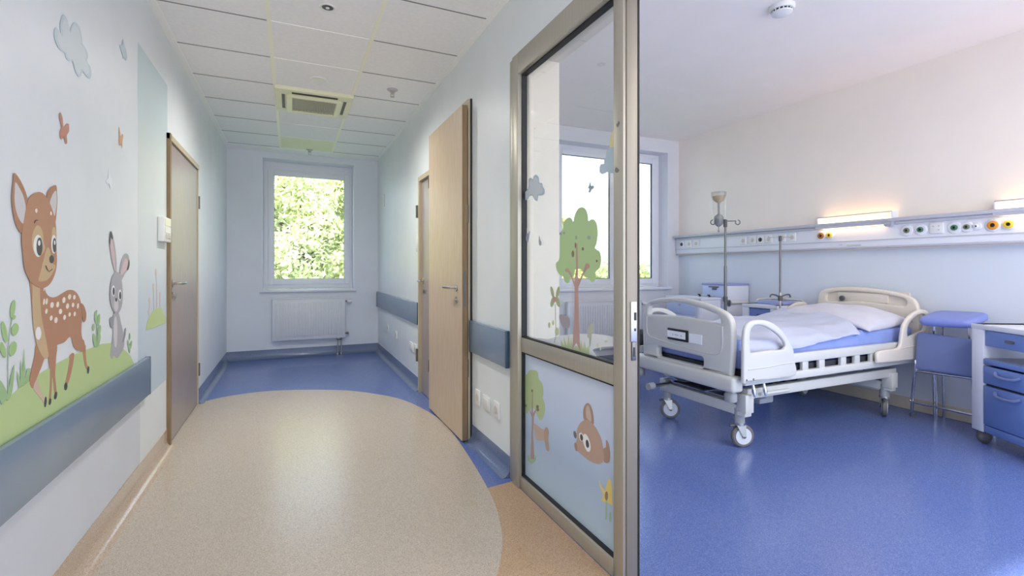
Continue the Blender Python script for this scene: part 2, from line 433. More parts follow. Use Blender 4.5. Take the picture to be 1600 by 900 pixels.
DECALS = {
 'meadow_decal': [
  ('meadow','hill',0,0,[(1.661,0.785),(1.835,0.794),(1.941,0.819),(2.063,0.837),(2.194,0.848),(2.372,0.856),(2.529,0.854),(2.648,0.853),(2.746,0.842),(2.919,0.796),(3.042,0.739),(3.119,0.68),(3.142,0.649),(2.372,0.651),(1.835,0.651),(1.661,0.652)]),
 ],
 'deer_decal': [
  ('body','fawn',1,1,[(2.003,1.158),(2.048,1.145),(2.096,1.136),(2.104,1.114),(2.123,1.092),(2.155,1.081),(2.196,1.081),(2.248,1.092),(2.294,1.1),(2.342,1.096),(2.382,1.078),(2.408,1.049),(2.418,1.011),(2.418,0.97),(2.415,0.929),(2.426,0.903),(2.44,0.896),(2.453,0.869),(2.451,0.848),(2.413,0.858),(2.372,0.869),(2.337,0.894),(2.313,0.927),(2.257,0.913),(2.196,0.911),(2.196,0.888),(2.127,0.896),(2.07,0.908),(2.052,0.925),(2.038,0.974),(2.024,1.03),(2.013,1.101)]),
  ('leg','fawn',1,1,[(2.05,0.934),(2.108,0.898),(2.085,0.86),(2.052,0.829),(2.027,0.801),(2.009,0.813),(2.004,0.831),(2.02,0.868),(2.037,0.901)]),
  ('leg','fawn',1,1,[(2.128,0.925),(2.196,0.915),(2.191,0.867),(2.184,0.81),(2.194,0.755),(2.179,0.745),(2.17,0.783),(2.163,0.81),(2.157,0.772),(2.15,0.733),(2.137,0.736),(2.143,0.78),(2.145,0.831),(2.134,0.872)]),
  ('leg','fawn',1,1,[(2.307,0.859),(2.345,0.858),(2.327,0.806),(2.292,0.76),(2.266,0.763),(2.285,0.8),(2.301,0.834)]),
  ('leg','fawn',1,1,[(2.336,0.893),(2.372,0.868),(2.422,0.857),(2.438,0.82),(2.458,0.784),(2.482,0.776),(2.467,0.805),(2.457,0.842),(2.454,0.876),(2.396,0.891)]),
  ('shin','shin',1.5,1,[(2.027,0.801),(2.05,0.824),(2.067,0.797),(2.085,0.768),(2.106,0.744),(2.101,0.732),(2.08,0.754),(2.05,0.778)]),
  ('hoof','dark',2,1,[(2.118,0.734),(2.115,0.726),(2.111,0.72),(2.107,0.719),(2.103,0.723),(2.101,0.73),(2.101,0.739),(2.104,0.747),(2.108,0.752),(2.112,0.753),(2.116,0.75),(2.118,0.743)]),
  ('hoof','dark',2,1,[(2.152,0.726),(2.149,0.721),(2.144,0.718),(2.14,0.718),(2.136,0.721),(2.134,0.726),(2.135,0.731),(2.138,0.736),(2.142,0.739),(2.147,0.739),(2.151,0.737),(2.153,0.732)]),
  ('hoof','dark',2,1,[(2.197,0.736),(2.193,0.73),(2.187,0.727),(2.181,0.727),(2.176,0.73),(2.174,0.736),(2.176,0.743),(2.18,0.748),(2.186,0.752),(2.192,0.752),(2.197,0.748),(2.199,0.743)]),
  ('hoof','dark',2,1,[(2.283,0.749),(2.28,0.743),(2.274,0.739),(2.267,0.739),(2.261,0.743),(2.258,0.749),(2.257,0.756),(2.26,0.762),(2.266,0.766),(2.273,0.766),(2.279,0.762),(2.283,0.756)]),
  ('hoof','dark',2,1,[(2.494,0.769),(2.491,0.762),(2.486,0.757),(2.48,0.756),(2.475,0.76),(2.473,0.766),(2.473,0.774),(2.475,0.781),(2.48,0.785),(2.486,0.786),(2.491,0.783),(2.494,0.777)]),
  ('tail','fawn2',2,1,[(2.411,1.043),(2.44,1.031),(2.462,0.999),(2.456,0.974),(2.437,0.968),(2.424,0.984),(2.415,1.016)]),
  ('neck_stripe','tan',2,1,[(2.02,1.148),(2.064,1.138),(2.072,1.074),(2.081,1.021),(2.1,0.974),(2.123,0.914),(2.131,0.884),(2.108,0.879),(2.081,0.896),(2.048,0.939),(2.029,0.989),(2.02,1.05),(2.019,1.107)]),
  ('chest_spot','white',2.5,1,[(2.079,0.968),(2.076,0.957),(2.069,0.951),(2.059,0.949),(2.049,0.953),(2.042,0.962),(2.04,0.972),(2.042,0.982),(2.049,0.989),(2.059,0.991),(2.069,0.987),(2.076,0.978)]),
  ('spot','cream',2,1,[(2.105,1.068),(2.101,1.061),(2.095,1.059),(2.092,1.062),(2.093,1.07),(2.096,1.077),(2.102,1.079),(2.105,1.076)]),
  ('spot','cream',2,1,[(2.125,1.068),(2.121,1.061),(2.114,1.059),(2.11,1.063),(2.11,1.07),(2.115,1.077),(2.121,1.08),(2.125,1.076)]),
  ('spot','cream',2,1,[(2.17,1.053),(2.164,1.046),(2.154,1.045),(2.146,1.049),(2.145,1.056),(2.15,1.062),(2.16,1.064),(2.169,1.06)]),
  ('spot','cream',2,1,[(2.213,1.052),(2.208,1.045),(2.199,1.043),(2.192,1.047),(2.191,1.054),(2.197,1.061),(2.205,1.063),(2.212,1.059)]),
  ('spot','cream',2,1,[(2.265,1.064),(2.259,1.057),(2.249,1.055),(2.242,1.059),(2.24,1.067),(2.246,1.074),(2.256,1.076),(2.264,1.072)]),
  ('spot','cream',2,1,[(2.315,1.073),(2.308,1.067),(2.298,1.065),(2.29,1.069),(2.288,1.076),(2.295,1.082),(2.305,1.084),(2.313,1.08)]),
  ('spot','cream',2,1,[(2.357,1.069),(2.351,1.064),(2.342,1.062),(2.335,1.065),(2.333,1.072),(2.339,1.078),(2.348,1.079),(2.355,1.076)]),
  ('spot','cream',2,1,[(2.296,1.04),(2.289,1.033),(2.279,1.032),(2.271,1.036),(2.27,1.043),(2.276,1.05),(2.286,1.052),(2.294,1.048)]),
  ('spot','cream',2,1,[(2.344,1.041),(2.338,1.035),(2.329,1.034),(2.322,1.037),(2.321,1.044),(2.326,1.049),(2.335,1.051),(2.342,1.047)]),
  ('spot','cream',2,1,[(2.387,1.035),(2.382,1.028),(2.374,1.026),(2.369,1.03),(2.369,1.037),(2.374,1.044),(2.381,1.046),(2.387,1.042)]),
  ('spot','cream',2,1,[(2.123,1.035),(2.119,1.03),(2.113,1.028),(2.108,1.031),(2.108,1.038),(2.112,1.043),(2.118,1.045),(2.123,1.042)]),
  ('spot','cream',2,1,[(2.237,1.025),(2.231,1.019),(2.221,1.018),(2.212,1.022),(2.211,1.029),(2.217,1.035),(2.227,1.036),(2.235,1.032)]),
  ('spot','cream',2,1,[(2.16,1.009),(2.155,1.003),(2.147,1.002),(2.141,1.006),(2.14,1.012),(2.145,1.018),(2.153,1.019),(2.159,1.016)]),
  ('spot','cream',2,1,[(2.2,0.998),(2.194,0.991),(2.184,0.99),(2.177,0.994),(2.175,1.002),(2.181,1.008),(2.191,1.01),(2.199,1.005)]),
  ('spot','cream',2,1,[(2.269,1.002),(2.264,0.996),(2.255,0.994),(2.248,0.998),(2.247,1.005),(2.253,1.011),(2.261,1.012),(2.268,1.008)]),
  ('spot','cream',2,1,[(2.311,1.008),(2.306,1.003),(2.299,1.002),(2.293,1.005),(2.292,1.011),(2.297,1.016),(2.304,1.017),(2.31,1.014)]),
  ('spot','cream',2,1,[(2.357,1.006),(2.352,1.001),(2.344,0.999),(2.338,1.003),(2.337,1.009),(2.342,1.015),(2.35,1.016),(2.356,1.013)]),
  ('spot','cream',2,1,[(2.101,1.111),(2.099,1.106),(2.096,1.104),(2.094,1.107),(2.094,1.111),(2.097,1.116),(2.1,1.118),(2.102,1.116)]),
  ('ear','fawn2',2,1,[(1.907,1.46),(1.932,1.452),(1.96,1.431),(1.98,1.408),(1.99,1.386),(1.983,1.352),(1.97,1.313),(1.949,1.287),(1.922,1.305),(1.904,1.338),(1.895,1.377),(1.897,1.405),(1.903,1.434)]),
  ('ear','fawn2',2,1,[(2.188,1.467),(2.196,1.441),(2.198,1.412),(2.192,1.374),(2.181,1.336),(2.159,1.367),(2.135,1.397),(2.119,1.416),(2.127,1.437),(2.151,1.455)]),
  ('inner_ear','pale',2.5,1,[(1.915,1.434),(1.941,1.418),(1.963,1.396),(1.976,1.365),(1.97,1.344),(1.962,1.316),(1.938,1.325),(1.919,1.349),(1.91,1.376),(1.911,1.408)]),
  ('inner_ear','pale',2.5,1,[(2.188,1.447),(2.192,1.411),(2.186,1.384),(2.173,1.358),(2.155,1.381),(2.14,1.399),(2.151,1.42),(2.167,1.437)]),
  ('head','fawn',3,1,[(1.99,1.389),(2.013,1.409),(2.056,1.425),(2.092,1.425),(2.123,1.41),(2.147,1.391),(2.171,1.361),(2.184,1.333),(2.189,1.296),(2.188,1.259),(2.191,1.237),(2.194,1.211),(2.192,1.193),(2.184,1.17),(2.171,1.152),(2.147,1.131),(2.115,1.118),(2.078,1.115),(2.041,1.122),(2.01,1.135),(1.994,1.148),(1.976,1.168),(1.965,1.191),(1.959,1.223),(1.952,1.255),(1.951,1.281),(1.956,1.301),(1.967,1.334),(1.976,1.361)]),
  ('muzzle','tan',4,1,[(2.119,1.249),(2.14,1.235),(2.151,1.201),(2.181,1.188),(2.167,1.171),(2.143,1.153),(2.115,1.14),(2.079,1.137),(2.056,1.141),(2.074,1.174),(2.092,1.209)]),
  ('eye_patch','tan',4,1,[(2.052,1.318),(2.081,1.303),(2.092,1.269),(2.1,1.241),(2.056,1.216),(2.02,1.238),(2.013,1.272),(2.027,1.303)]),
  ('eye_patch','tan',4,1,[(2.185,1.29),(2.183,1.274),(2.177,1.262),(2.168,1.257),(2.159,1.261),(2.153,1.272),(2.151,1.288),(2.153,1.304),(2.159,1.316),(2.168,1.321),(2.177,1.318),(2.183,1.306)]),
  ('eye','white',5,1,[(2.083,1.253),(2.079,1.235),(2.067,1.221),(2.052,1.216),(2.037,1.221),(2.026,1.233),(2.022,1.25),(2.026,1.268),(2.037,1.281),(2.052,1.287),(2.067,1.283),(2.079,1.271)]),
  ('eye','white',5,1,[(2.186,1.263),(2.183,1.247),(2.176,1.235),(2.166,1.23),(2.156,1.234),(2.149,1.245),(2.147,1.261),(2.149,1.277),(2.156,1.289),(2.166,1.294),(2.176,1.29),(2.183,1.279)]),
  ('pupil','dark',6,1,[(2.081,1.25),(2.078,1.235),(2.071,1.224),(2.061,1.22),(2.051,1.224),(2.043,1.234),(2.041,1.249),(2.043,1.263),(2.051,1.275),(2.061,1.279),(2.071,1.276),(2.078,1.265)]),
  ('pupil','dark',6,1,[(2.184,1.26),(2.182,1.247),(2.177,1.238),(2.17,1.234),(2.163,1.237),(2.158,1.246),(2.156,1.258),(2.158,1.271),(2.163,1.28),(2.17,1.284),(2.177,1.281),(2.182,1.272)]),
  ('glint','white',7,1,[(2.065,1.261),(2.064,1.257),(2.061,1.254),(2.057,1.252),(2.053,1.253),(2.05,1.256),(2.049,1.261),(2.05,1.265),(2.053,1.268),(2.057,1.27),(2.061,1.269),(2.064,1.266)]),
  ('glint','white',7,1,[(2.175,1.268),(2.174,1.264),(2.172,1.261),(2.17,1.26),(2.167,1.261),(2.165,1.264),(2.164,1.267),(2.165,1.271),(2.167,1.274),(2.17,1.275),(2.172,1.274),(2.174,1.271)]),
  ('nose','dark',6,1,[(2.165,1.211),(2.163,1.204),(2.157,1.199),(2.149,1.197),(2.141,1.198),(2.135,1.203),(2.133,1.21),(2.135,1.217),(2.141,1.222),(2.149,1.224),(2.157,1.222),(2.163,1.218)]),
  ('mouth','dark',6,0,[(2.104,1.188),(2.112,1.176),(2.131,1.167),(2.155,1.176),(2.152,1.178),(2.131,1.169),(2.116,1.177),(2.108,1.189)]),
  ('spot','cream',5,1,[(2.048,1.364),(2.047,1.361),(2.044,1.358),(2.04,1.356),(2.036,1.357),(2.033,1.359),(2.032,1.362),(2.033,1.366),(2.036,1.369),(2.04,1.37),(2.044,1.37),(2.047,1.367)]),
  ('spot','cream',5,1,[(2.151,1.366),(2.15,1.363),(2.148,1.36),(2.144,1.359),(2.141,1.36),(2.139,1.362),(2.138,1.365),(2.139,1.368),(2.141,1.371),(2.144,1.372),(2.148,1.371),(2.15,1.369)]),
  ('brow','dark',5,0,[(2.03,1.322),(2.037,1.331),(2.052,1.333),(2.051,1.336),(2.034,1.333),(2.025,1.323)]),
 ],
 'rabbit_decal': [
  ('ear','grey',1,1,[(2.752,1.348),(2.784,1.325),(2.816,1.269),(2.832,1.211),(2.828,1.156),(2.784,1.189),(2.752,1.245),(2.731,1.301)]),
  ('ear','grey',1,1,[(2.896,1.118),(2.88,1.152),(2.896,1.204),(2.939,1.243),(2.981,1.253),(3.019,1.241),(3.027,1.206),(3.006,1.174),(2.956,1.151)]),
  ('inner_ear','pink',2,1,[(2.758,1.316),(2.79,1.275),(2.812,1.211),(2.805,1.167),(2.775,1.217),(2.748,1.273)]),
  ('inner_ear','pink',2,1,[(2.896,1.148),(2.915,1.189),(2.963,1.228),(3.004,1.209),(2.981,1.174)]),
  ('ear_tip','dark',2.5,1,[(2.752,1.348),(2.78,1.321),(2.767,1.31),(2.752,1.32),(2.74,1.287),(2.731,1.308)]),
  ('ear_tip','dark',2.5,1,[(3.022,1.225),(3.032,1.198),(3.009,1.172),(2.988,1.174),(3.006,1.201)]),
  ('body','grey',1,1,[(2.795,0.973),(2.861,0.968),(2.896,0.92),(2.932,0.87),(2.949,0.823),(2.932,0.787),(2.884,0.768),(2.839,0.759),(2.795,0.779),(2.773,0.767),(2.748,0.783),(2.758,0.82),(2.78,0.867),(2.78,0.924)]),
  ('belly','palegrey',2,1,[(2.843,0.881),(2.84,0.845),(2.83,0.819),(2.816,0.812),(2.803,0.823),(2.794,0.851),(2.79,0.887),(2.794,0.923),(2.803,0.948),(2.816,0.957),(2.83,0.946),(2.84,0.918)]),
  ('arm','grey2',2,1,[(2.784,0.953),(2.78,0.917),(2.758,0.91),(2.738,0.936),(2.746,0.958)]),
  ('tail','grey2',2,1,[(2.932,0.821),(2.963,0.847),(2.973,0.881),(2.959,0.884),(2.949,0.861),(2.92,0.83)]),
  ('head','grey',3,1,[(2.828,1.164),(2.884,1.145),(2.913,1.099),(2.92,1.046),(2.908,1.001),(2.873,0.974),(2.828,0.967),(2.784,0.985),(2.746,1.027),(2.738,1.069),(2.752,1.118),(2.784,1.15)]),
  ('muzzle','palegrey',4,1,[(2.852,1.007),(2.848,0.991),(2.836,0.981),(2.821,0.978),(2.805,0.984),(2.794,0.995),(2.79,1.011),(2.794,1.026),(2.805,1.036),(2.821,1.039),(2.836,1.034),(2.848,1.022)]),
  ('eye','white',4.5,1,[(2.805,1.075),(2.802,1.062),(2.794,1.054),(2.782,1.051),(2.77,1.055),(2.761,1.064),(2.758,1.077),(2.761,1.089),(2.77,1.098),(2.782,1.101),(2.794,1.097),(2.802,1.088)]),
  ('pupil','dark',5.5,1,[(2.798,1.073),(2.796,1.064),(2.791,1.058),(2.784,1.056),(2.777,1.058),(2.772,1.065),(2.77,1.074),(2.772,1.083),(2.777,1.089),(2.784,1.092),(2.791,1.089),(2.796,1.082)]),
  ('eye','white',4.5,1,[(2.901,1.051),(2.897,1.038),(2.888,1.029),(2.875,1.026),(2.862,1.03),(2.853,1.04),(2.85,1.053),(2.853,1.066),(2.862,1.075),(2.875,1.078),(2.888,1.074),(2.897,1.064)]),
  ('pupil','dark',5.5,1,[(2.893,1.049),(2.89,1.039),(2.885,1.033),(2.877,1.031),(2.87,1.034),(2.864,1.041),(2.862,1.05),(2.864,1.059),(2.87,1.066),(2.877,1.068),(2.885,1.065),(2.89,1.058)]),
  ('nose','dark',5,1,[(2.834,1.032),(2.832,1.028),(2.828,1.025),(2.821,1.024),(2.814,1.026),(2.809,1.029),(2.808,1.034),(2.809,1.038),(2.814,1.041),(2.821,1.041),(2.828,1.04),(2.832,1.036)]),
 ],
 'leafy_plant_decal': [
  ('stem','stem',1,0,[(1.88,0.812),(1.878,0.892),(1.881,0.959),(1.891,1.004),(1.901,1.031),(1.907,1.078),(1.903,1.078),(1.897,1.032),(1.887,1.005),(1.877,0.96),(1.874,0.893),(1.876,0.813)]),
  ('leaf','leaf',1.5,1,[(1.916,1.059),(1.911,1.046),(1.903,1.038),(1.896,1.035),(1.89,1.04),(1.888,1.05),(1.89,1.063),(1.895,1.075),(1.903,1.084),(1.91,1.087),(1.916,1.082),(1.918,1.072)]),
  ('leaf','leaf',1.5,1,[(1.869,0.998),(1.873,0.982),(1.872,0.971),(1.867,0.967),(1.859,0.971),(1.85,0.983),(1.844,0.999),(1.841,1.015),(1.842,1.026),(1.847,1.03),(1.854,1.026),(1.863,1.014)]),
  ('leaf','leaf',1.5,1,[(1.935,0.995),(1.929,0.987),(1.919,0.982),(1.908,0.982),(1.899,0.987),(1.895,0.995),(1.896,1.004),(1.902,1.011),(1.912,1.016),(1.922,1.016),(1.931,1.012),(1.936,1.004)]),
  ('leaf','leaf',1.5,1,[(1.922,0.938),(1.914,0.929),(1.903,0.924),(1.892,0.924),(1.884,0.93),(1.881,0.939),(1.884,0.949),(1.892,0.958),(1.903,0.963),(1.914,0.963),(1.922,0.958),(1.925,0.949)]),
  ('leaf','leaf',1.5,1,[(1.863,0.949),(1.866,0.937),(1.865,0.928),(1.86,0.925),(1.852,0.928),(1.843,0.937),(1.836,0.949),(1.832,0.961),(1.833,0.969),(1.838,0.972),(1.847,0.969),(1.855,0.96)]),
  ('leaf','leaf',1.5,1,[(1.916,1.033),(1.913,1.03),(1.909,1.029),(1.904,1.029),(1.901,1.031),(1.9,1.034),(1.902,1.037),(1.905,1.04),(1.909,1.042),(1.914,1.041),(1.917,1.04),(1.918,1.037)]),
  ('leaf','leaf2',2,1,[(1.842,0.797),(1.827,0.835),(1.829,0.867),(1.852,0.848),(1.876,0.811),(1.862,0.802)]),
  ('leaf','leaf2',2,1,[(1.869,0.802),(1.89,0.862),(1.911,0.895),(1.904,0.84),(1.891,0.808)]),
 ],
 'grass_tuft_decal': [
  ('blade','leaf2',1.2,0,[(1.937,0.82),(1.925,0.874),(1.941,0.853),(1.955,0.825)]),
  ('blade','leaf2',1.2,0,[(1.949,0.821),(1.947,0.904),(1.961,0.871),(1.967,0.827)]),
  ('blade','leaf2',1.2,0,[(1.958,0.822),(1.968,0.932),(1.977,0.868),(1.973,0.825)]),
  ('blade','leaf2',1.2,0,[(1.962,0.821),(1.989,0.869),(2.01,0.867),(1.997,0.826)]),
 ],
 'sprig_decal': [
  ('stem','stem',1,0,[(2.584,0.846),(2.584,0.938),(2.582,1.004),(2.573,1.005),(2.575,0.939),(2.575,0.848)]),
  ('leaf','leaf2',1.5,1,[(2.585,0.972),(2.586,0.958),(2.582,0.949),(2.575,0.946),(2.566,0.95),(2.558,0.96),(2.553,0.974),(2.552,0.987),(2.555,0.996),(2.562,0.999),(2.571,0.995),(2.579,0.985)]),
  ('leaf','leaf2',1.5,1,[(2.616,0.96),(2.611,0.948),(2.603,0.939),(2.596,0.937),(2.59,0.941),(2.588,0.951),(2.59,0.963),(2.596,0.975),(2.603,0.983),(2.61,0.986),(2.616,0.982),(2.618,0.972)]),
  ('leaf','leaf2',1.5,1,[(2.556,0.935),(2.554,0.928),(2.549,0.923),(2.542,0.922),(2.535,0.925),(2.53,0.931),(2.528,0.938),(2.53,0.945),(2.535,0.949),(2.542,0.951),(2.549,0.948),(2.554,0.942)]),
  ('leaf','leaf2',1.5,1,[(2.625,0.913),(2.618,0.902),(2.609,0.895),(2.599,0.893),(2.592,0.898),(2.59,0.907),(2.592,0.918),(2.599,0.929),(2.608,0.937),(2.618,0.938),(2.625,0.934),(2.628,0.925)]),
  ('leaf','leaf2',1.5,1,[(2.572,0.878),(2.575,0.863),(2.573,0.853),(2.566,0.849),(2.555,0.854),(2.545,0.866),(2.537,0.881),(2.534,0.896),(2.536,0.907),(2.543,0.91),(2.554,0.905),(2.564,0.894)]),
  ('leaf','leaf2',1.5,1,[(2.619,0.872),(2.61,0.859),(2.599,0.852),(2.588,0.85),(2.581,0.855),(2.579,0.866),(2.583,0.879),(2.592,0.891),(2.604,0.899),(2.615,0.901),(2.622,0.896),(2.624,0.885)]),
 ],
 'small_sprig_decal': [
  ('leaf','leaf2',1.5,1,[(3.048,0.833),(3.045,0.821),(3.037,0.817),(3.03,0.823),(3.027,0.836),(3.03,0.847),(3.037,0.852),(3.045,0.846)]),
  ('leaf','leaf2',1.5,1,[(3.027,0.798),(3.03,0.783),(3.023,0.778),(3.011,0.785),(3.001,0.801),(2.998,0.816),(3.005,0.821),(3.016,0.814)]),
  ('leaf','leaf2',1.5,1,[(3.071,0.788),(3.06,0.774),(3.048,0.77),(3.042,0.777),(3.045,0.793),(3.056,0.806),(3.069,0.811),(3.075,0.803)]),
  ('leaf','leaf2',1.5,1,[(3.05,0.769),(3.046,0.756),(3.035,0.752),(3.024,0.759),(3.019,0.774),(3.024,0.787),(3.035,0.791),(3.046,0.784)]),
 ],
 'cloud_decal': [
  ('rim','cloudrim',0.5,1,[(2.25,2.09),(2.286,2.084),(2.309,2.056),(2.324,2.082),(2.356,2.109),(2.396,2.108),(2.421,2.08),(2.426,2.059),(2.465,2.051),(2.483,2.031),(2.474,2.007),(2.51,1.997),(2.519,1.969),(2.501,1.947),(2.465,1.946),(2.426,1.949),(2.413,1.927),(2.388,1.916),(2.356,1.926),(2.332,1.952),(2.301,1.941),(2.272,1.944),(2.264,1.957),(2.215,1.952),(2.185,1.969),(2.177,1.992),(2.194,2.017),(2.229,2.006),(2.225,2.043)]),
  ('puff','cloud',1,1,[(2.263,2.081),(2.294,2.075),(2.314,2.05),(2.327,2.073),(2.354,2.096),(2.389,2.095),(2.41,2.07),(2.415,2.051),(2.447,2.044),(2.462,2.026),(2.455,2.005),(2.485,1.996),(2.493,1.972),(2.477,1.953),(2.447,1.952),(2.415,1.955),(2.403,1.936),(2.382,1.926),(2.354,1.935),(2.334,1.958),(2.307,1.949),(2.282,1.952),(2.275,1.963),(2.232,1.958),(2.206,1.974),(2.199,1.995),(2.214,2.017),(2.244,2.006),(2.24,2.04)]),
 ],
 'small_cloud_decal': [
  ('puff','cloudrim',1,1,[(2.928,2.292),(2.955,2.268),(2.982,2.254),(2.995,2.226),(2.973,2.204),(2.955,2.218),(2.936,2.198),(2.915,2.219),(2.884,2.231),(2.882,2.246),(2.915,2.256)]),
 ],
 'butterfly_decal': [
  ('wings','rust',1,1,[(2.225,1.731),(2.243,1.717),(2.254,1.686),(2.279,1.705),(2.298,1.707),(2.298,1.682),(2.279,1.662),(2.283,1.638),(2.269,1.63),(2.254,1.653),(2.243,1.641),(2.226,1.64),(2.222,1.663),(2.236,1.681),(2.218,1.71)]),
 ],
 'butterfly_decal2': [
  ('wings','orange',1,1,[(2.869,1.849),(2.889,1.825),(2.894,1.81),(2.92,1.829),(2.933,1.82),(2.92,1.792),(2.915,1.758),(2.9,1.779),(2.884,1.763),(2.869,1.776),(2.872,1.805)]),
 ],
 'butterfly_decal3': [
  ('wings','whitewing',1,1,[(2.725,1.623),(2.749,1.593),(2.771,1.591),(2.763,1.566),(2.754,1.536),(2.737,1.557),(2.704,1.554),(2.692,1.567),(2.72,1.583)]),
 ],
 'meadow_decal2': [
  ('meadow','hill',2,0,[(3.33,0.83),(3.369,0.88),(3.471,0.925),(3.58,0.936),(3.697,0.934),(3.789,0.859),(3.806,0.825),(3.543,0.826)]),
  ('stem','pinkstem',1.8,0,[(3.555,1.163),(3.573,1.05),(3.573,0.936),(3.587,0.935),(3.587,1.049),(3.568,1.163)]),
  ('stem','pinkstem',1.8,0,[(3.65,1.027),(3.654,0.93),(3.668,0.929),(3.664,1.027)]),
  ('stem','pinkstem',1.8,0,[(3.413,1.002),(3.396,0.905),(3.408,0.903),(3.425,1.001)]),
  ('stem','pinkstem',1.8,0,[(3.493,1.09),(3.507,0.922),(3.52,0.921),(3.506,1.09)]),
  ('flower','pinkfl',2.2,1,[(3.58,1.154),(3.575,1.139),(3.561,1.133),(3.548,1.139),(3.543,1.154),(3.548,1.169),(3.561,1.175),(3.575,1.169)]),
  ('flower','pinkfl',2.2,1,[(3.673,1.016),(3.669,1.006),(3.657,1.002),(3.646,1.007),(3.642,1.018),(3.646,1.029),(3.657,1.033),(3.669,1.028)]),
  ('flower','pinkfl',2.2,1,[(3.436,0.992),(3.43,0.981),(3.416,0.977),(3.401,0.982),(3.395,0.994),(3.401,1.005),(3.416,1.009),(3.43,1.004)]),
  ('flower','pinkfl',2.2,1,[(3.412,0.93),(3.407,0.922),(3.395,0.919),(3.383,0.924),(3.379,0.933),(3.383,0.941),(3.395,0.944),(3.407,0.939)]),
  ('flower','pinkfl',2.2,1,[(3.514,1.075),(3.509,1.065),(3.499,1.061),(3.489,1.066),(3.485,1.076),(3.489,1.087),(3.499,1.091),(3.509,1.086)]),
 ],
 'cloud_sticker': [
  ('rim','gcloudrim',0,1,[(2.223,1.66),(2.194,1.639),(2.189,1.614),(2.16,1.606),(2.15,1.585),(2.133,1.571),(2.138,1.548),(2.18,1.546),(2.201,1.549),(2.211,1.524),(2.241,1.534),(2.268,1.558),(2.304,1.558),(2.323,1.546),(2.365,1.551),(2.367,1.584),(2.333,1.596),(2.314,1.618),(2.314,1.647),(2.286,1.655),(2.264,1.643),(2.253,1.657)]),
  ('puff','gcloud',0.5,1,[(2.228,1.649),(2.204,1.632),(2.2,1.611),(2.177,1.604),(2.169,1.587),(2.155,1.575),(2.159,1.556),(2.193,1.555),(2.21,1.557),(2.218,1.536),(2.242,1.545),(2.263,1.564),(2.293,1.565),(2.307,1.555),(2.341,1.559),(2.342,1.586),(2.315,1.595),(2.3,1.614),(2.3,1.637),(2.278,1.644),(2.261,1.634),(2.252,1.646)]),
 ],
 'sun_cloud_sticker': [
  ('sun','sun',0,0,[(1.565,1.725),(1.58,1.708),(1.591,1.683),(1.591,1.653),(1.565,1.648)]),
  ('puff','gcloudrim',0.5,0,[(1.565,1.652),(1.59,1.658),(1.6,1.651),(1.614,1.644),(1.616,1.626),(1.627,1.619),(1.629,1.6),(1.651,1.603),(1.662,1.591),(1.66,1.571),(1.643,1.56),(1.622,1.56),(1.606,1.563),(1.59,1.554),(1.565,1.551)]),
 ],
 'butterfly_sticker': [
  ('wings','gbut',0,1,[(1.728,1.546),(1.722,1.526),(1.705,1.525),(1.701,1.513),(1.716,1.509),(1.73,1.498),(1.74,1.503),(1.737,1.516),(1.749,1.519),(1.74,1.526)]),
 ],
 'butterfly_sticker2': [
  ('wings','gbut2',0,1,[(2.333,1.395),(2.323,1.365),(2.299,1.376),(2.301,1.355),(2.314,1.327),(2.329,1.32),(2.346,1.337),(2.338,1.362)]),
 ],
 'butterfly_sticker3': [
  ('wings','gbut2',0,1,[(2.189,1.345),(2.18,1.324),(2.167,1.312),(2.17,1.296),(2.19,1.297),(2.197,1.321)]),
 ],
 'tree_sticker': [
  ('crown','gtree',0.5,1,[(1.983,1.288),(1.983,1.317),(1.976,1.35),(1.955,1.356),(1.948,1.388),(1.919,1.407),(1.885,1.407),(1.863,1.388),(1.852,1.414),(1.826,1.439),(1.795,1.444),(1.764,1.433),(1.746,1.404),(1.742,1.38),(1.716,1.385),(1.691,1.376),(1.676,1.352),(1.673,1.313),(1.682,1.281),(1.693,1.263),(1.671,1.258),(1.684,1.257),(1.659,1.247),(1.649,1.218),(1.659,1.183),(1.689,1.163),(1.684,1.142),(1.7,1.125),(1.726,1.125),(1.748,1.141),(1.77,1.144),(1.781,1.156),(1.792,1.174),(1.826,1.177),(1.85,1.171),(1.856,1.149),(1.886,1.135),(1.898,1.116),(1.923,1.112),(1.943,1.123),(1.955,1.144),(1.988,1.15),(2.015,1.177),(2.018,1.204),(1.988,1.224)]),
  ('trunk','gtrunk',1,0,[(1.852,1.095),(1.868,1.12),(1.892,1.151),(1.923,1.174),(1.905,1.175),(1.88,1.157),(1.854,1.12),(1.838,1.177),(1.842,1.227),(1.838,1.29),(1.829,1.29),(1.824,1.227),(1.824,1.133),(1.809,1.131),(1.786,1.16),(1.761,1.202),(1.745,1.18),(1.779,1.153),(1.803,1.122),(1.821,1.096),(1.818,1.04),(1.813,0.916),(1.809,0.861),(1.803,0.817),(1.838,0.851),(1.872,0.816),(1.868,0.853),(1.856,0.943),(1.852,1.038)]),
  ('apple','gapple',1.5,1,[(1.898,1.171),(1.901,1.166),(1.907,1.163),(1.916,1.162),(1.925,1.163),(1.931,1.166),(1.934,1.171),(1.931,1.175),(1.925,1.178),(1.916,1.18),(1.907,1.178),(1.901,1.175)]),
  ('apple','gapple',1.5,1,[(1.73,1.189),(1.733,1.184),(1.739,1.179),(1.748,1.178),(1.756,1.179),(1.763,1.184),(1.765,1.189),(1.763,1.195),(1.756,1.199),(1.748,1.201),(1.739,1.199),(1.733,1.195)]),
  ('bird','gbrown',1.5,1,[(1.775,1.263),(1.776,1.259),(1.78,1.257),(1.784,1.256),(1.789,1.257),(1.792,1.26),(1.793,1.263),(1.792,1.267),(1.789,1.269),(1.784,1.27),(1.78,1.269),(1.776,1.266)]),
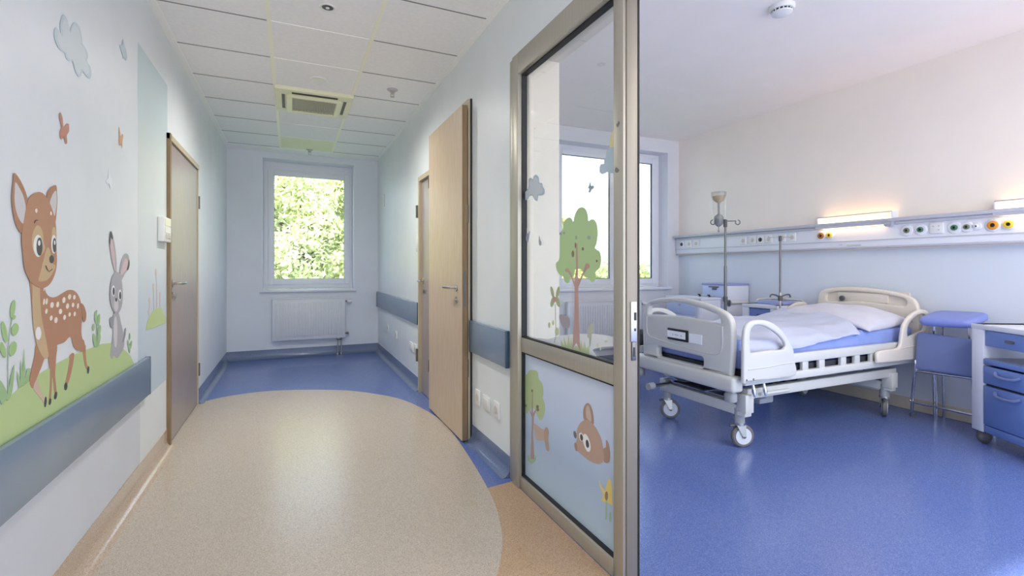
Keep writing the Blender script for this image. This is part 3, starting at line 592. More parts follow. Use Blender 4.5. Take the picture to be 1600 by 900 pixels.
  ('bird','gbrown',1.5,1,[(1.855,1.244),(1.856,1.236),(1.86,1.231),(1.866,1.229),(1.871,1.231),(1.875,1.236),(1.876,1.244),(1.875,1.252),(1.871,1.257),(1.866,1.259),(1.86,1.257),(1.856,1.251)]),
  ('bird','gbrown',1.5,1,[(1.838,1.281),(1.839,1.275),(1.841,1.27),(1.844,1.268),(1.847,1.27),(1.849,1.275),(1.85,1.281),(1.849,1.288),(1.847,1.292),(1.844,1.294),(1.841,1.292),(1.839,1.287)]),
  ('bird','gbrown',1.5,1,[(1.672,1.209),(1.673,1.207),(1.676,1.205),(1.679,1.204),(1.683,1.205),(1.685,1.207),(1.686,1.21),(1.685,1.212),(1.683,1.214),(1.679,1.215),(1.676,1.214),(1.673,1.212)]),
  ('bird','gbut',1.5,1,[(1.83,1.315),(1.832,1.309),(1.838,1.307),(1.844,1.309),(1.846,1.316),(1.844,1.322),(1.838,1.324),(1.832,1.321)]),
  ('bird','gbut',1.5,1,[(1.931,1.342),(1.934,1.338),(1.943,1.336),(1.951,1.339),(1.954,1.343),(1.951,1.347),(1.943,1.348),(1.934,1.346)]),
  ('bird','gbut',1.5,1,[(1.963,1.34),(1.967,1.336),(1.975,1.335),(1.983,1.337),(1.987,1.342),(1.983,1.346),(1.975,1.347),(1.967,1.345)]),
  ('bird','gbut',1.5,1,[(1.724,1.309),(1.728,1.303),(1.737,1.301),(1.746,1.304),(1.75,1.31),(1.746,1.316),(1.737,1.318),(1.728,1.315)]),
 ],
 'hill_sticker': [
  ('hill','gsnow',0,0,[(2.408,0.808),(2.1,0.832),(1.975,0.865),(1.838,0.89),(1.715,0.905),(1.634,0.911),(1.568,0.911),(1.568,0.874),(1.634,0.863),(1.695,0.848),(1.71,0.838),(1.679,0.814),(1.615,0.807),(1.568,0.803)]),
  ('grass','ggrass',0.3,0,[(1.972,0.807),(1.969,0.846),(1.943,0.823),(1.949,0.868),(1.917,0.827),(1.905,0.88),(1.892,0.837),(1.88,0.87),(1.868,0.824),(1.838,0.838),(1.809,0.833),(1.798,0.869),(1.786,0.833),(1.77,0.866),(1.759,0.837),(1.737,0.853),(1.735,0.806)]),
  ('tuft','ggrass',0.6,1,[(1.603,0.889),(1.606,0.886),(1.615,0.884),(1.623,0.884),(1.626,0.886),(1.623,0.889),(1.615,0.891),(1.606,0.891)]),
  ('tuft','ggrass',0.6,1,[(1.649,0.851),(1.65,0.846),(1.654,0.843),(1.657,0.845),(1.659,0.85),(1.657,0.855),(1.654,0.857),(1.65,0.856)]),
  ('tuft','ggrass',0.6,1,[(1.67,0.862),(1.671,0.857),(1.674,0.854),(1.677,0.856),(1.678,0.861),(1.677,0.867),(1.674,0.87),(1.671,0.868)]),
 ],
 'flower_sticker': [
  ('petal','gleaf',1,1,[(2.039,1.066),(2.035,1.052),(2.036,1.041),(2.042,1.036),(2.051,1.039),(2.061,1.048),(2.069,1.062),(2.073,1.076),(2.072,1.087),(2.066,1.092),(2.057,1.089),(2.047,1.08)]),
  ('petal','gleaf',1,1,[(1.987,1.065),(1.995,1.051),(2.005,1.041),(2.013,1.038),(2.019,1.042),(2.02,1.053),(2.016,1.067),(2.008,1.081),(1.999,1.091),(1.99,1.094),(1.984,1.09),(1.983,1.079)]),
  ('petal','gleaf',1,1,[(2.032,1.017),(2.041,1.004),(2.053,0.995),(2.064,0.992),(2.072,0.996),(2.074,1.006),(2.07,1.019),(2.061,1.032),(2.049,1.041),(2.038,1.044),(2.031,1.04),(2.028,1.03)]),
  ('petal','gleaf',1,1,[(1.982,1.025),(1.979,1.012),(1.981,1.002),(1.988,0.997),(1.999,0.999),(2.01,1.006),(2.019,1.018),(2.023,1.03),(2.02,1.04),(2.013,1.045),(2.002,1.044),(1.991,1.036)]),
  ('centre','gapple',1.5,1,[(2.014,1.032),(2.017,1.025),(2.024,1.02),(2.034,1.017),(2.045,1.018),(2.052,1.023),(2.055,1.029),(2.052,1.036),(2.045,1.042),(2.034,1.044),(2.024,1.043),(2.017,1.038)]),
  ('stem','gstem',0.8,0,[(2.028,1.007),(2.025,0.919),(2.019,0.866),(2.039,0.823),(2.032,0.823),(2.012,0.867),(2.019,0.92),(2.021,1.008)]),
  ('leaf','ggrass',1,1,[(1.988,0.882),(1.991,0.872),(1.998,0.864),(2.008,0.861),(2.019,0.862),(2.026,0.868),(2.029,0.877),(2.026,0.887),(2.019,0.895),(2.008,0.898),(1.998,0.897),(1.991,0.891)]),
  ('leaf','ggrass',1,1,[(2.074,0.904),(2.075,0.897),(2.079,0.891),(2.085,0.889),(2.091,0.89),(2.095,0.895),(2.097,0.902),(2.095,0.909),(2.091,0.914),(2.085,0.917),(2.079,0.915),(2.075,0.911)]),
  ('leaf','ggrass',1,1,[(2.034,0.918),(2.036,0.912),(2.04,0.907),(2.045,0.905),(2.051,0.906),(2.055,0.91),(2.057,0.916),(2.055,0.922),(2.051,0.927),(2.045,0.93),(2.04,0.929),(2.036,0.924)]),
 ],
 'rabbit_sticker': [
  ('body','grab',1,1,[(1.753,0.953),(1.745,0.93),(1.726,0.95),(1.71,0.943),(1.707,0.922),(1.715,0.903),(1.726,0.854),(1.735,0.853),(1.737,0.883),(1.75,0.887),(1.745,0.912)]),
 ],
 'bear_sticker': [
  ('back','gbear',1,1,[(1.986,0.96),(1.936,0.964),(1.905,0.958),(1.891,0.943),(1.895,0.92),(1.911,0.906),(1.949,0.907),(1.975,0.925)]),
 ],
 'butterfly_sticker4': [
  ('wings','dgrey',0,1,[(1.502,1.735),(1.495,1.725),(1.5,1.717),(1.51,1.713),(1.516,1.724),(1.508,1.728)]),
 ],
 'butterfly_sticker5': [
  ('wings','dgrey',0,1,[(1.517,1.563),(1.498,1.549),(1.508,1.541),(1.522,1.545),(1.524,1.555)]),
 ],
 'tree_print': [
  ('crown','ftree',0,1,[(2.383,0.613),(2.335,0.61),(2.305,0.638),(2.245,0.652),(2.209,0.647),(2.195,0.617),(2.16,0.599),(2.147,0.557),(2.154,0.53),(2.133,0.503),(2.133,0.465),(2.16,0.422),(2.188,0.411),(2.216,0.429),(2.245,0.451),(2.27,0.451),(2.305,0.429),(2.335,0.403),(2.383,0.404),(2.395,0.422),(2.395,0.597)]),
  ('trunk','ftrunk',0.5,0,[(2.289,0.179),(2.277,0.305),(2.274,0.4),(2.308,0.435),(2.277,0.419),(2.27,0.541),(2.26,0.544),(2.26,0.424),(2.209,0.474),(2.252,0.406),(2.26,0.311),(2.245,0.191)]),
  ('apple','gbrown',1,1,[(2.258,0.543),(2.262,0.537),(2.27,0.533),(2.278,0.533),(2.282,0.537),(2.278,0.543),(2.27,0.547),(2.262,0.547)]),
  ('apple','gbrown',1,1,[(2.194,0.476),(2.198,0.468),(2.209,0.462),(2.22,0.462),(2.225,0.468),(2.22,0.475),(2.209,0.481),(2.198,0.481)]),
  ('apple','gbrown',1,1,[(2.334,0.445),(2.336,0.438),(2.343,0.434),(2.35,0.435),(2.352,0.44),(2.35,0.447),(2.343,0.451),(2.336,0.45)]),
  ('apple','gbrown',1,1,[(2.192,0.46),(2.196,0.454),(2.205,0.449),(2.214,0.449),(2.218,0.454),(2.214,0.46),(2.205,0.465),(2.196,0.465)]),
  ('grass','fgrass',0.2,0,[(2.32,0.156),(2.32,0.19),(2.292,0.179),(2.245,0.193),(2.223,0.223),(2.231,0.188),(2.274,0.155)]),
 ],
 'deer_print': [
  ('body','fdeer',0,1,[(2.245,0.375),(2.174,0.373),(2.14,0.372),(2.127,0.327),(2.154,0.318),(2.223,0.301),(2.245,0.342)]),
  ('head','fdeer2',0.5,1,[(2.136,0.375),(2.113,0.397),(2.091,0.382),(2.096,0.343),(2.087,0.29),(2.113,0.284),(2.129,0.313),(2.14,0.348)]),
 ],
 'bunny_print': [
  ('ear','fbun2',0,1,[(1.782,0.537),(1.779,0.578),(1.753,0.606),(1.727,0.603),(1.708,0.576),(1.704,0.529),(1.74,0.527),(1.766,0.527)]),
  ('inner_ear','fpale',0.5,1,[(1.757,0.544),(1.762,0.576),(1.745,0.598),(1.727,0.578),(1.719,0.538),(1.74,0.537)]),
  ('head','fbun',1,1,[(1.766,0.531),(1.72,0.533),(1.677,0.514),(1.646,0.482),(1.634,0.444),(1.629,0.412),(1.658,0.382),(1.701,0.37),(1.753,0.368),(1.806,0.374),(1.841,0.381),(1.841,0.404),(1.827,0.438),(1.831,0.467),(1.806,0.504)]),
  ('tail','fbun2',0.8,1,[(1.638,0.446),(1.617,0.464),(1.615,0.492),(1.6,0.487),(1.588,0.453),(1.594,0.414),(1.629,0.402)]),
  ('eye','white',1.5,1,[(1.73,0.447),(1.725,0.43),(1.727,0.414),(1.737,0.404),(1.751,0.402),(1.766,0.41),(1.778,0.425),(1.784,0.443),(1.781,0.459),(1.771,0.469),(1.757,0.47),(1.742,0.462)]),
  ('pupil','dark',2,1,[(1.737,0.439),(1.736,0.43),(1.739,0.423),(1.744,0.418),(1.751,0.418),(1.757,0.422),(1.76,0.429),(1.761,0.438),(1.758,0.446),(1.753,0.45),(1.747,0.45),(1.741,0.446)]),
  ('eye','white',1.5,1,[(1.78,0.456),(1.778,0.447),(1.781,0.438),(1.788,0.432),(1.798,0.43),(1.807,0.433),(1.814,0.44),(1.816,0.449),(1.813,0.458),(1.805,0.464),(1.796,0.466),(1.786,0.463)]),
  ('pupil','dark',2,1,[(1.783,0.451),(1.783,0.444),(1.785,0.437),(1.79,0.433),(1.796,0.433),(1.801,0.436),(1.805,0.442),(1.805,0.45),(1.803,0.456),(1.798,0.46),(1.792,0.46),(1.787,0.457)]),
  ('paw','fdark',1.5,1,[(1.837,0.446),(1.836,0.438),(1.838,0.431),(1.843,0.427),(1.849,0.427),(1.855,0.43),(1.859,0.437),(1.861,0.445),(1.859,0.452),(1.854,0.456),(1.847,0.457),(1.841,0.453)]),
  ('paw','fbun2',1.6,1,[(1.829,0.395),(1.827,0.386),(1.829,0.378),(1.833,0.374),(1.84,0.373),(1.846,0.378),(1.851,0.386),(1.853,0.395),(1.851,0.403),(1.846,0.408),(1.84,0.408),(1.833,0.403)]),
 ],
 'flower_print': [
  ('petals','fyellow',0,0,[(1.667,0.314),(1.646,0.295),(1.623,0.284),(1.603,0.34),(1.583,0.348),(1.575,0.311),(1.573,0.248),(1.594,0.249),(1.65,0.234),(1.634,0.265),(1.658,0.29)]),
  ('centre','fbrown',0.5,1,[(1.602,0.276),(1.603,0.266),(1.607,0.258),(1.612,0.253),(1.618,0.254),(1.621,0.258),(1.623,0.267),(1.621,0.276),(1.618,0.284),(1.612,0.289),(1.607,0.289),(1.603,0.284)]),
  ('stem','fgrass',-0.0,0,[(1.618,0.252),(1.619,0.173),(1.61,0.177),(1.609,0.256)]),
  ('leaf','fgrass',0.3,1,[(1.583,0.2),(1.583,0.189),(1.586,0.18),(1.588,0.176),(1.591,0.177),(1.593,0.184),(1.594,0.195),(1.593,0.206),(1.591,0.215),(1.588,0.219),(1.586,0.217),(1.583,0.21)]),
 ],
}

# ================================================================== SETTING
XL, XR, XW = -0.745, 1.125, 4.72
YE, YW = 7.1, 5.0
HC, HR = 2.705, 2.87

b = newbm(); box(b, -0.95, 4.97, -2.5, 7.45, -0.2, 0.0)
floor = struct('floor', b, M['floor_blue'], label='glossy blue speckled vinyl floor')
# beige inlay sheet with its rounded end, and the tan strip beside the glazed partition
curve = [(-0.735,5.02),(-0.513,5.17),(-0.196,5.218),(0.141,5.119),(0.478,4.939),(0.736,4.665),(0.913,4.367),(1.021,3.953),(1.056,3.641),(1.052,3.358),(1.034,3.1),(1.001,2.764),(0.957,2.414),(0.917,2.203),(0.852,1.981),(0.781,1.829),(0.70,1.70),(0.52,1.45),(0.30,1.25),(0.1,1.12)]
cv = [tuple(p) for p in cat([(x, y, 0) for x, y in curve], 4, closed=False)]
def sheet(poly, z0, z1):
    bm = newbm()
    vs = [bm.verts.new((x, y, z0)) for x, y in poly]
    f = bm.faces.new(vs)
    r = bmesh.ops.extrude_face_region(bm, geom=[f])
    for v in r['geom']:
        if isinstance(v, bmesh.types.BMVert): v.co.z = z1
    bmesh.ops.triangulate(bm, faces=bm.faces)
    return bm
poly = [(p[0], p[1]) for p in cv] + [(0.1,-2.5), (-0.744,-2.5), (-0.744,5.02)]
struct('floor_inlay', sheet(poly, -0.001, 0.0006), M['floor_beige'], label='beige speckled vinyl inlay with a rounded far end')
k = [(p[0], p[1]) for p in cv if p[1] < 2.425 and p[0] > 0.1]
poly = [(1.115,2.452), (0.957,2.43)] + k + [(0.1,1.12), (0.1,-2.5), (1.115,-2.5)]
struct('floor_inlay', sheet(poly, -0.001, 0.0004), M['floor_tan'], label='tan speckled vinyl inlay along the glazed partition')

# walls -------------------------------------------------------------
DL0, DL1, DLT = 3.87, 4.965, 2.05       # left door opening
b = newbm()
box(b, -0.95, XL, -2.5, DL0, 0, 3.0); box(b, -0.95, XL, DL1, YE, 0, 3.0); box(b, -0.95, XL, DL0, DL1, DLT, 3.0); box(b, -0.95, -0.80, DL0, DL1, 0, DLT)
struct('wall_left', b, M['wall_left'])
D2a, D2b = 3.74, 4.60
b = newbm()
box(b, XR, 1.36, 2.5, D2a, 0, 3.0); box(b, XR, 1.36, D2b, YE, 0, 3.0); box(b, XR, 1.36, D2a, D2b, 2.04, 3.0); box(b, 1.19, 1.36, D2a, D2b, 0, 2.04)
box(b, XR, 1.172, 0.35, 2.5, 2.335, 3.0); box(b, XR, 1.36, -0.6, 0.35, 0, 3.0)
struct('wall_right', b, M['wall_right'])
b = newbm(); box(b, 1.172, 1.36, 2.36, 2.5, 0, 3.0); box(b, 1.172, 1.36, 0.35, 2.36, 2.325, 3.0); struct('wall_reveal', b, M['reveal'], label='beige plastered reveal behind the glazed partition')
WX0, WX1, WZ0, WZ1 = -0.341, 0.80, 0.895, 2.62
b = newbm()
box(b, -0.95, WX0, YE, 7.45, 0, 3.0); box(b, WX1, 1.36, YE, 7.45, 0, 3.0); box(b, WX0, WX1, YE, 7.45, 0, WZ0-0.032); box(b, WX0, WX1, YE, 7.45, WZ1, 3.0)
struct('wall_end', b, M['wall_end'])
# ward walls
RX0, RX1, RZ0, RZ1 = 2.88, 4.53, 0.93, 2.70
b = newbm()
box(b, 1.36, RX0, YW, 5.35, 0, 3.2); box(b, RX1, 4.97, YW, 5.35, 0, 3.2); box(b, RX0, RX1, YW, 5.35, 0, RZ0-0.032); box(b, RX0, RX1, YW, 5.35, RZ1, 3.2)
struct('wall_window', b, M['wall_window'])
b = newbm(); box(b, XW, 4.97, -1.7, YW, 0, 3.2); struct('wall_ward', b, M['wall_room'])
b = newbm(); box(b, XW-0.002, XW, -1.7, YW, 0.1, 1.345); struct('wall_ward_band', b, M['wall_band'], label='light blue washable paint band below the headwall rail')

# ceilings ----------------------------------------------------------
b = newbm(); box(b, -0.95, 1.36, -2.5, 7.45, HC, 3.05)
ceil = struct('ceiling', b, M['ceil'], label='suspended ceiling of grey white tiles')
rows = [3.346+0.5735*k for k in range(-9, 7)]
b = newbm()
for x in (-0.125, 0.49): box(b, x-0.012, x+0.012, -2.4, 6.82, HC-0.004, HC+0.01)
part('grid_runner', b, M['tbar_y'], ceil, smooth=0, label='ivory long ceiling grid bars')
b = newbm()
for y in rows: box(b, -0.125, 0.49, y-0.006, y+0.006, HC-0.003, HC+0.01)
part('grid_cross_bar', b, M['tbar'], ceil, smooth=0)
b = newbm()
for y in rows:
    box(b, -0.70, -0.137, y-0.004, y+0.004, HC-0.002, HC+0.01); box(b, 0.502, 1.085, y-0.004, y+0.004, HC-0.002, HC+0.01)
part('tile_joint', b, M['gap'], ceil, smooth=0)
b = newbm()
box(b, XL, -0.70, -2.5, YE, HC-0.004, HC+0.01); box(b, 1.085, XR, -2.5, YE, HC-0.004, HC+0.01); box(b, -0.70, 1.085, 6.84, YE, HC-0.004, HC+0.01)
part('ceiling_margin', b, M['tbar'], ceil, smooth=0)
b = newbm(); box(b, -0.113, 0.478, 6.225, 6.775, HC-0.003, HC+0.01); part('access_tile', b, M['tile_y'], ceil, smooth=0, label='ivory access tile near the window')
b = newbm(); box(b, 1.36, 4.97, -1.7, 5.35, HR, 3.2); struct('ceiling_ward', b, M['ceil_room'])

# skirtings with a cove -------------------------------------------
def cove(name, p0, p1, nrm, m, h=0.115, r=0.05, label=None):
    """skirting from p0 to p1 on a wall whose room side is nrm"""
    p0 = Vector((*p0, 0)); p1 = Vector((*p1, 0)); n = Vector((*nrm, 0))
    prof = [(0, 0), (0, h), (0.004, h)] + [(0.004+r*(1-math.cos(t*PI/2/6)), r*(1-math.sin(t*PI/2/6))) for t in range(7)]
    bm = newbm(); A = []; B = []
    for w, z in prof:
        A.append(bm.verts.new(p0+n*w+Vector((0,0,z+0.001)))); B.append(bm.verts.new(p1+n*w+Vector((0,0,z+0.001))))
    for i in range(len(prof)):
        j = (i+1) % len(prof); bm.faces.new((A[i], A[j], B[j], B[i]))
    bm.faces.new(A); bm.faces.new(B[::-1])
    return struct(name, bm, m, smooth=35, label=label)
cove('baseboard_left', (XL, -2.5), (XL, 3.865), (1, 0), M['cove_tan'], 0.125, label='tan vinyl skirting before the grey door')
cove('baseboard_left', (XL, 4.97), (XL, YE), (1, 0), M['cove_blue'], label='blue vinyl skirting beyond the grey door')
cove('baseboard_end', (XL, YE), (XR, YE), (0, -1), M['cove_blue'])
cove('baseboard_right', (XR, 4.61), (XR, YE), (-1, 0), M['cove_blue'], label='blue vinyl skirting beyond the far oak door')
cove('baseboard_right', (XR, 2.5), (XR, 3.14), (-1, 0), M['cove_blue'], label='blue vinyl skirting between oak door and glazed partition')
cove('baseboard_window', (1.36, YW), (XW, YW), (0, -1), M['cove_blue'], 0.10)
b = newbm(); box(b, XW-0.018, XW, -1.7, YW, 0, 0.10, 0.004); struct('baseboard_ward', b, M['cove_cream'], smooth=30, label='cream skirting along the headwall')
b = newbm(); box(b, XR, 1.172, 2.492, 2.503, 0, 0.12); struct('baseboard_right', b, M['cove_blue'], label='blue skirting end at the partition frame')

# wallpaper strips ---------------------------------------------------
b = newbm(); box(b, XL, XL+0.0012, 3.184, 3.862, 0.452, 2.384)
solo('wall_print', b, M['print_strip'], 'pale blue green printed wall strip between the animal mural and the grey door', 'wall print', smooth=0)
b = newbm(); box(b, XL, XL+0.002, -1.0, 3.22, 0.13, 0.47)
solo('wall_sheet', b, M['sheet'], 'light grey protective wall sheet below the long wall guard', 'wall sheet', smooth=0)

# windows ---------------------------------------------------------
def window(name, X0, X1, Z0, Z1, y, fw, sashes, sill, label, open_handle):
    """pvc window in the plane y; sashes: list of glass rects (x0, x1, z0, z1)"""
    w = sroot(name, ((X0+X1)/2, y, Z0), label)
    b = newbm()
    q = 0.075-0.012
    xa = max(X0+fw, sashes[0][0]-q); xb = min(X1-fw, sashes[-1][1]+q); za = max(Z0+fw, sashes[0][2]-q); zb = min(Z1-fw, sashes[0][3]+q)
    box(b, X0, xa, y, y+0.07, Z0, Z1, 0.006); box(b, xb, X1, y, y+0.07, Z0, Z1, 0.006)
    box(b, xa-0.004, xb+0.004, y, y+0.07, Z0, za, 0.006); box(b, xa-0.004, xb+0.004, y, y+0.07, zb, Z1, 0.006)
    if len(sashes) > 1: box(b, sashes[0][1]+q, sashes[1][0]-q, y, y+0.07, za-0.004, zb+0.004, 0.006)
    part('window_frame', b, M['pvc'], w, smooth=30)
    for (a, c, d, e) in sashes:
        s = 0.075; b = newbm()
        box(b, a-s, a, y-0.022, y+0.04, d-s, e+s, 0.008); box(b, c, c+s, y-0.022, y+0.04, d-s, e+s, 0.008)
        box(b, a, c, y-0.022, y+0.04, d-s, d, 0.008); box(b, a, c, y-0.022, y+0.04, e, e+s, 0.008)
        sp = part('sash', b, M['pvc'], w, smooth=30)
        b = newbm(); g = 0.006
        box(b, a-0.001, a+g, y-0.006, y+0.012, d, e); box(b, c-g, c+0.001, y-0.006, y+0.012, d, e); box(b, a, c, y-0.006, y+0.012, d, d+g); box(b, a, c, y-0.006, y+0.012, e-g, e)
        part('gasket', b, M['gasket'] if name != 'window_1' else M['rail_lip'], sp, smooth=0)
        b = newbm(); box(b, a, c, y+0.006, y+0.014, d, e); part('pane', b, M['winglass'], sp, smooth=0)
    hx, hz = open_handle
    b = newbm(); box(b, hx-0.014, hx+0.014, y-0.032, y-0.02, hz-0.035, hz+0.035, 0.006)
    tube(b, [(hx, y-0.03, hz), (hx, y-0.06, hz), (hx, y-0.064, hz-0.02), (hx, y-0.064, hz-0.11)], 0.009, 8)
    part('handle', b, M['pvc'], w)
    x0, x1, y0, z0, z1 = sill
    b = newbm(); box(b, x0, x1, y0, y+0.03, z0, z1, 0.008); part('sill', b, M['sill'], w, smooth=30)
    return w
window('window_1', WX0, WX1, WZ0+0.005, WZ1, 7.33, 0.045, [(-0.213, 0.691, 1.03, 2.44)], (-0.371, 0.824, 7.05, 0.863, 0.896),
       'white framed window over the radiator at the corridor end', (-0.262, 1.72))
window('window_2', RX0, RX1, RZ0+0.005, RZ1-0.0, 5.17, 0.05, [(3.01, 3.719, 1.045, 2.575), (3.849, 4.403, 1.045, 2.575)], (2.84, 4.57, 4.955, 0.90, 0.932),
       'two part white window of the ward', (3.785, 1.75))

# doors --------------------------------------------------------------
def lever(parent, o, out, along, m, L=0.125):
    """lever handle: o on the leaf face, out = normal axis, along = direction of the lever"""
    o = Vector(o); n = Vector(out); a = Vector(along)
    b = newbm(); tube(b, [o, o+n*0.008], 0.026, 18)
    tube(b, [o+n*0.004, o+n*0.045, o+n*0.054+a*0.012, o+n*0.056+a*L], 0.0095, 10)
    h = part('lever_handle', b, m, parent, label='satin steel lever handle')
    o2 = o+Vector((0,0,-0.085)); b = newbm(); tube(b, [o2, o2+n*0.008], 0.026, 18)
    tube(b, [o2+n*0.008, o2+n*0.013], 0.009, 10)
    part('lock_rosette', b, m, parent)
# left grey door
d = sroot('door_1', (XL, (DL0+DL1)/2, 0), 'grey brown door in the left wall, shade in its colour')
b = newbm(); box(b, XL-0.04, XL+0.004, DL0+0.03, DL1-0.005, 0.006, DLT-0.022, 0.002); part('leaf', b, M['oak_shaded'], d, smooth=0)
b = newbm()
box(b, XL-0.05, XL+0.022, DL0-0.03, DL0+0.006, 0, DLT+0.02); part('frame_post', b, M['oak_edge'], d, smooth=0, label='dark brown near frame post')
b = newbm(); box(b, XL-0.05, XL+0.018, DL0-0.03, DL1+0.004, DLT-0.018, DLT+0.02); part('frame_head', b, M['oak_frame'], d, smooth=0)
b = newbm(); box(b, XL-0.05, XL+0.012, DL1-0.004, DL1+0.012, 0, DLT+0.0); part('frame_post', b, M['oak_frame'], d, smooth=0)
b = newbm(); box(b, XL-0.04, XL+0.008, DL0+0.008, DL0+0.028, 0.004, DLT-0.02); part('door_gasket', b, M['dark'], d, smooth=0)
for z in (0.30, 1.75):
    b = newbm(); cyl(b, (XL+0.012, DL1+0.012, z-0.055), 0.011, 0.11, n=12); part('hinge', b, M['darksteel'], d)
lever(d, (XL+0.004, DL0+0.12, 1.075), (1,0,0), (0,1,0), M['steel'], 0.13)
# near oak door standing proud of the right wall
d = sroot('door_2', (1.07, 3.56, 0), 'wide light oak door on the right wall')
b = newbm(); box(b, 1.05, 1.052, 3.13, 3.995, 0.012, 2.283); box(b, 1.052, 1.088, 3.13, 3.995, 0.012, 2.283, 0.002)
lf = part('leaf', b, M['oak'], d, smooth=0)
b = newbm(); box(b, 1.0525, 1.0878, 3.1285, 3.131, 0.012, 2.283); part('edge_lipping', b, M['oak_edge'], lf, smooth=0, label='darker brown edge')
b = newbm(); box(b, 1.06, 1.078, 3.126, 3.130, 0.92, 1.16); part('lock_plate', b, M['darksteel'], lf, smooth=0)
b = newbm(); box(b, 1.098, XR+0.002, 3.142, 3.17, 0, 2.335); part('frame_post', b, M['oak_frame'], d, smooth=0)
b = newbm(); box(b, XR-0.012, XR+0.002, 3.136, 3.142, 0, 2.337); part('frame_gasket', b, M['gasket'], d, smooth=0)
b = newbm(); box(b, 1.098, XR+0.002, 3.17, 4.03, 2.30, 2.335); part('frame_head', b, M['oak_frame'], d, smooth=0)
b = newbm(); box(b, 1.09, XR+0.002, 3.17, 3.99, 0.0, 2.30); part('gap_shade', b, M['dark'], d, smooth=0, label='dark slab standing in for shade behind the leaf')  # solid dark slab coloured as the shade in the door gap
b = newbm(); box(b, 1.098, XR+0.002, 4.0, 4.03, 0, 2.30); part('frame_post', b, M['oak_frame'], d, smooth=0)
for z in (0.36, 1.9):
    b = newbm(); cyl(b, (1.055, 4.004, z-0.05), 0.009, 0.10, n=12); part('hinge', b, M['darksteel'], d)
for z in (0.5, 1.55):
    b = newbm(); box(b, 1.086, 1.10, 3.134, 3.146, z-0.06, z+0.06); part('strike', b, M['darksteel'], d, smooth=0)
lever(d, (1.05, 3.245, 1.045), (-1,0,0), (0,1,0), M['steel'], 0.135)
# far oak door, mostly behind the near one
d = sroot('door_3', (XR, (D2a+D2b)/2, 0), 'closed oak door behind the open oak leaf')
b = newbm(); box(b, XR+0.004, XR+0.045, D2a+0.03, D2b-0.035, 0.006, 2.0); part('leaf', b, M['oak_shaded'], d, smooth=0)
b = newbm(); box(b, XR-0.022, XR+0.05, D2b-0.034, D2b+0.006, 0, 2.045); part('frame_post', b, M['oak_frame'], d, smooth=0)
b = newbm(); box(b, XR-0.022, XR+0.05, 4.05, D2b-0.034, 2.003, 2.045); part('frame_head', b, M['oak_frame'], d, smooth=0)
for z in (0.35, 1.72):
    b = newbm(); cyl(b, (XR-0.03, D2b+0.01, z-0.06), 0.012, 0.12, n=12); part('hinge', b, M['darksteel'], d)
lever(d, (XR+0.004, 4.50, 1.06), (-1,0,0), (0,-1,0), M['steel'], 0.12)

# glazed aluminium partition ------------------------------------------
pt = sroot('wall_partition', (1.14, 1.98, 0), 'glazed aluminium partition beside the ward doorway')
def alu(name, x0, x1, y0, y1, z0, z1, m='alu', label=None):
    b = newbm(); box(b, x0, x1, y0, y1, z0, z1, 0.003); return part(name, b, M[m], pt, smooth=30, label=label)
PX0, PX1 = 1.105, 1.172
alu('stile', PX0+0.012, PX1, 2.435, 2.492, 0, 2.335)
alu('stile', PX0, PX1, 2.36, 2.435, 0, 2.335)
st = alu('stile', PX0+0.018, PX1+0.012, 1.475, 1.536, 0, 2.335)
alu('top_rail', PX0, PX1, 0.40, 2.36, 2.222, 2.335)
alu('mid_rail', PX0+0.018, PX1, 1.536, 2.36, 0.732, 0.808)
alu('bottom_rail', PX0+0.012, PX1, 1.536, 2.36, 0.0, 0.064)
alu('door_rebate', PX0+0.03, PX1+0.014, 1.468, 1.475, 0, 2.222, 'alu_dark')
b = newbm(); box(b, 1.186, 1.192, 1.466, 1.49, 0, 2.222); part('rebate_seal', b, M['gasket'], pt, smooth=0)
for (z0, z1) in ((0.808, 2.222), (0.064, 0.732)):
    b = newbm(); g = 0.007
    box(b, 1.128, 1.158, 2.36-g, 2.361, z0, z1); box(b, 1.128, 1.158, 1.535, 1.536+g*0.5, z0, z1); box(b, 1.128, 1.158, 1.536, 2.36, z0, z0+g); box(b, 1.128, 1.158, 1.536, 2.36, z1-g, z1)
    part('glazing_gasket', b, M['gasket'], pt, smooth=0)
b = newbm(); box(b, 1.147, 1.153, 1.536, 2.36, 0.808, 2.222); part('pane', b, M['glass'], pt, smooth=0)
b = newbm(); box(b, 1.147, 1.153, 1.536, 2.36, 0.064, 0.732); part('frosted_pane', b, M['frost'], pt, smooth=0, label='lower pane with frosted blue print')
# lock plates on the doorway side of the stile
b = newbm(); box(b, 1.150, 1.178, 1.463, 1.469, 0.905, 1.055, 0.002); k1 = part('strike_plate', b, M['steel'], pt, smooth=30)
b = newbm(); box(b, 1.164, 1.174, 1.4615, 1.4635, 0.985, 1.015); box(b, 1.165, 1.172, 1.4615, 1.4635, 0.945, 0.955); part('latch_hole', b, M['black'], k1, smooth=0)
b = newbm(); box(b, 1.155, 1.175, 1.463, 1.469, 0.835, 0.905, 0.002); k2 = part('strike_plate', b, M['darksteel'], pt, smooth=30)
b = newbm(); box(b, 1.160, 1.168, 1.4615, 1.4635, 0.85, 0.885); part('latch_hole', b, M['black'], k2, smooth=0)

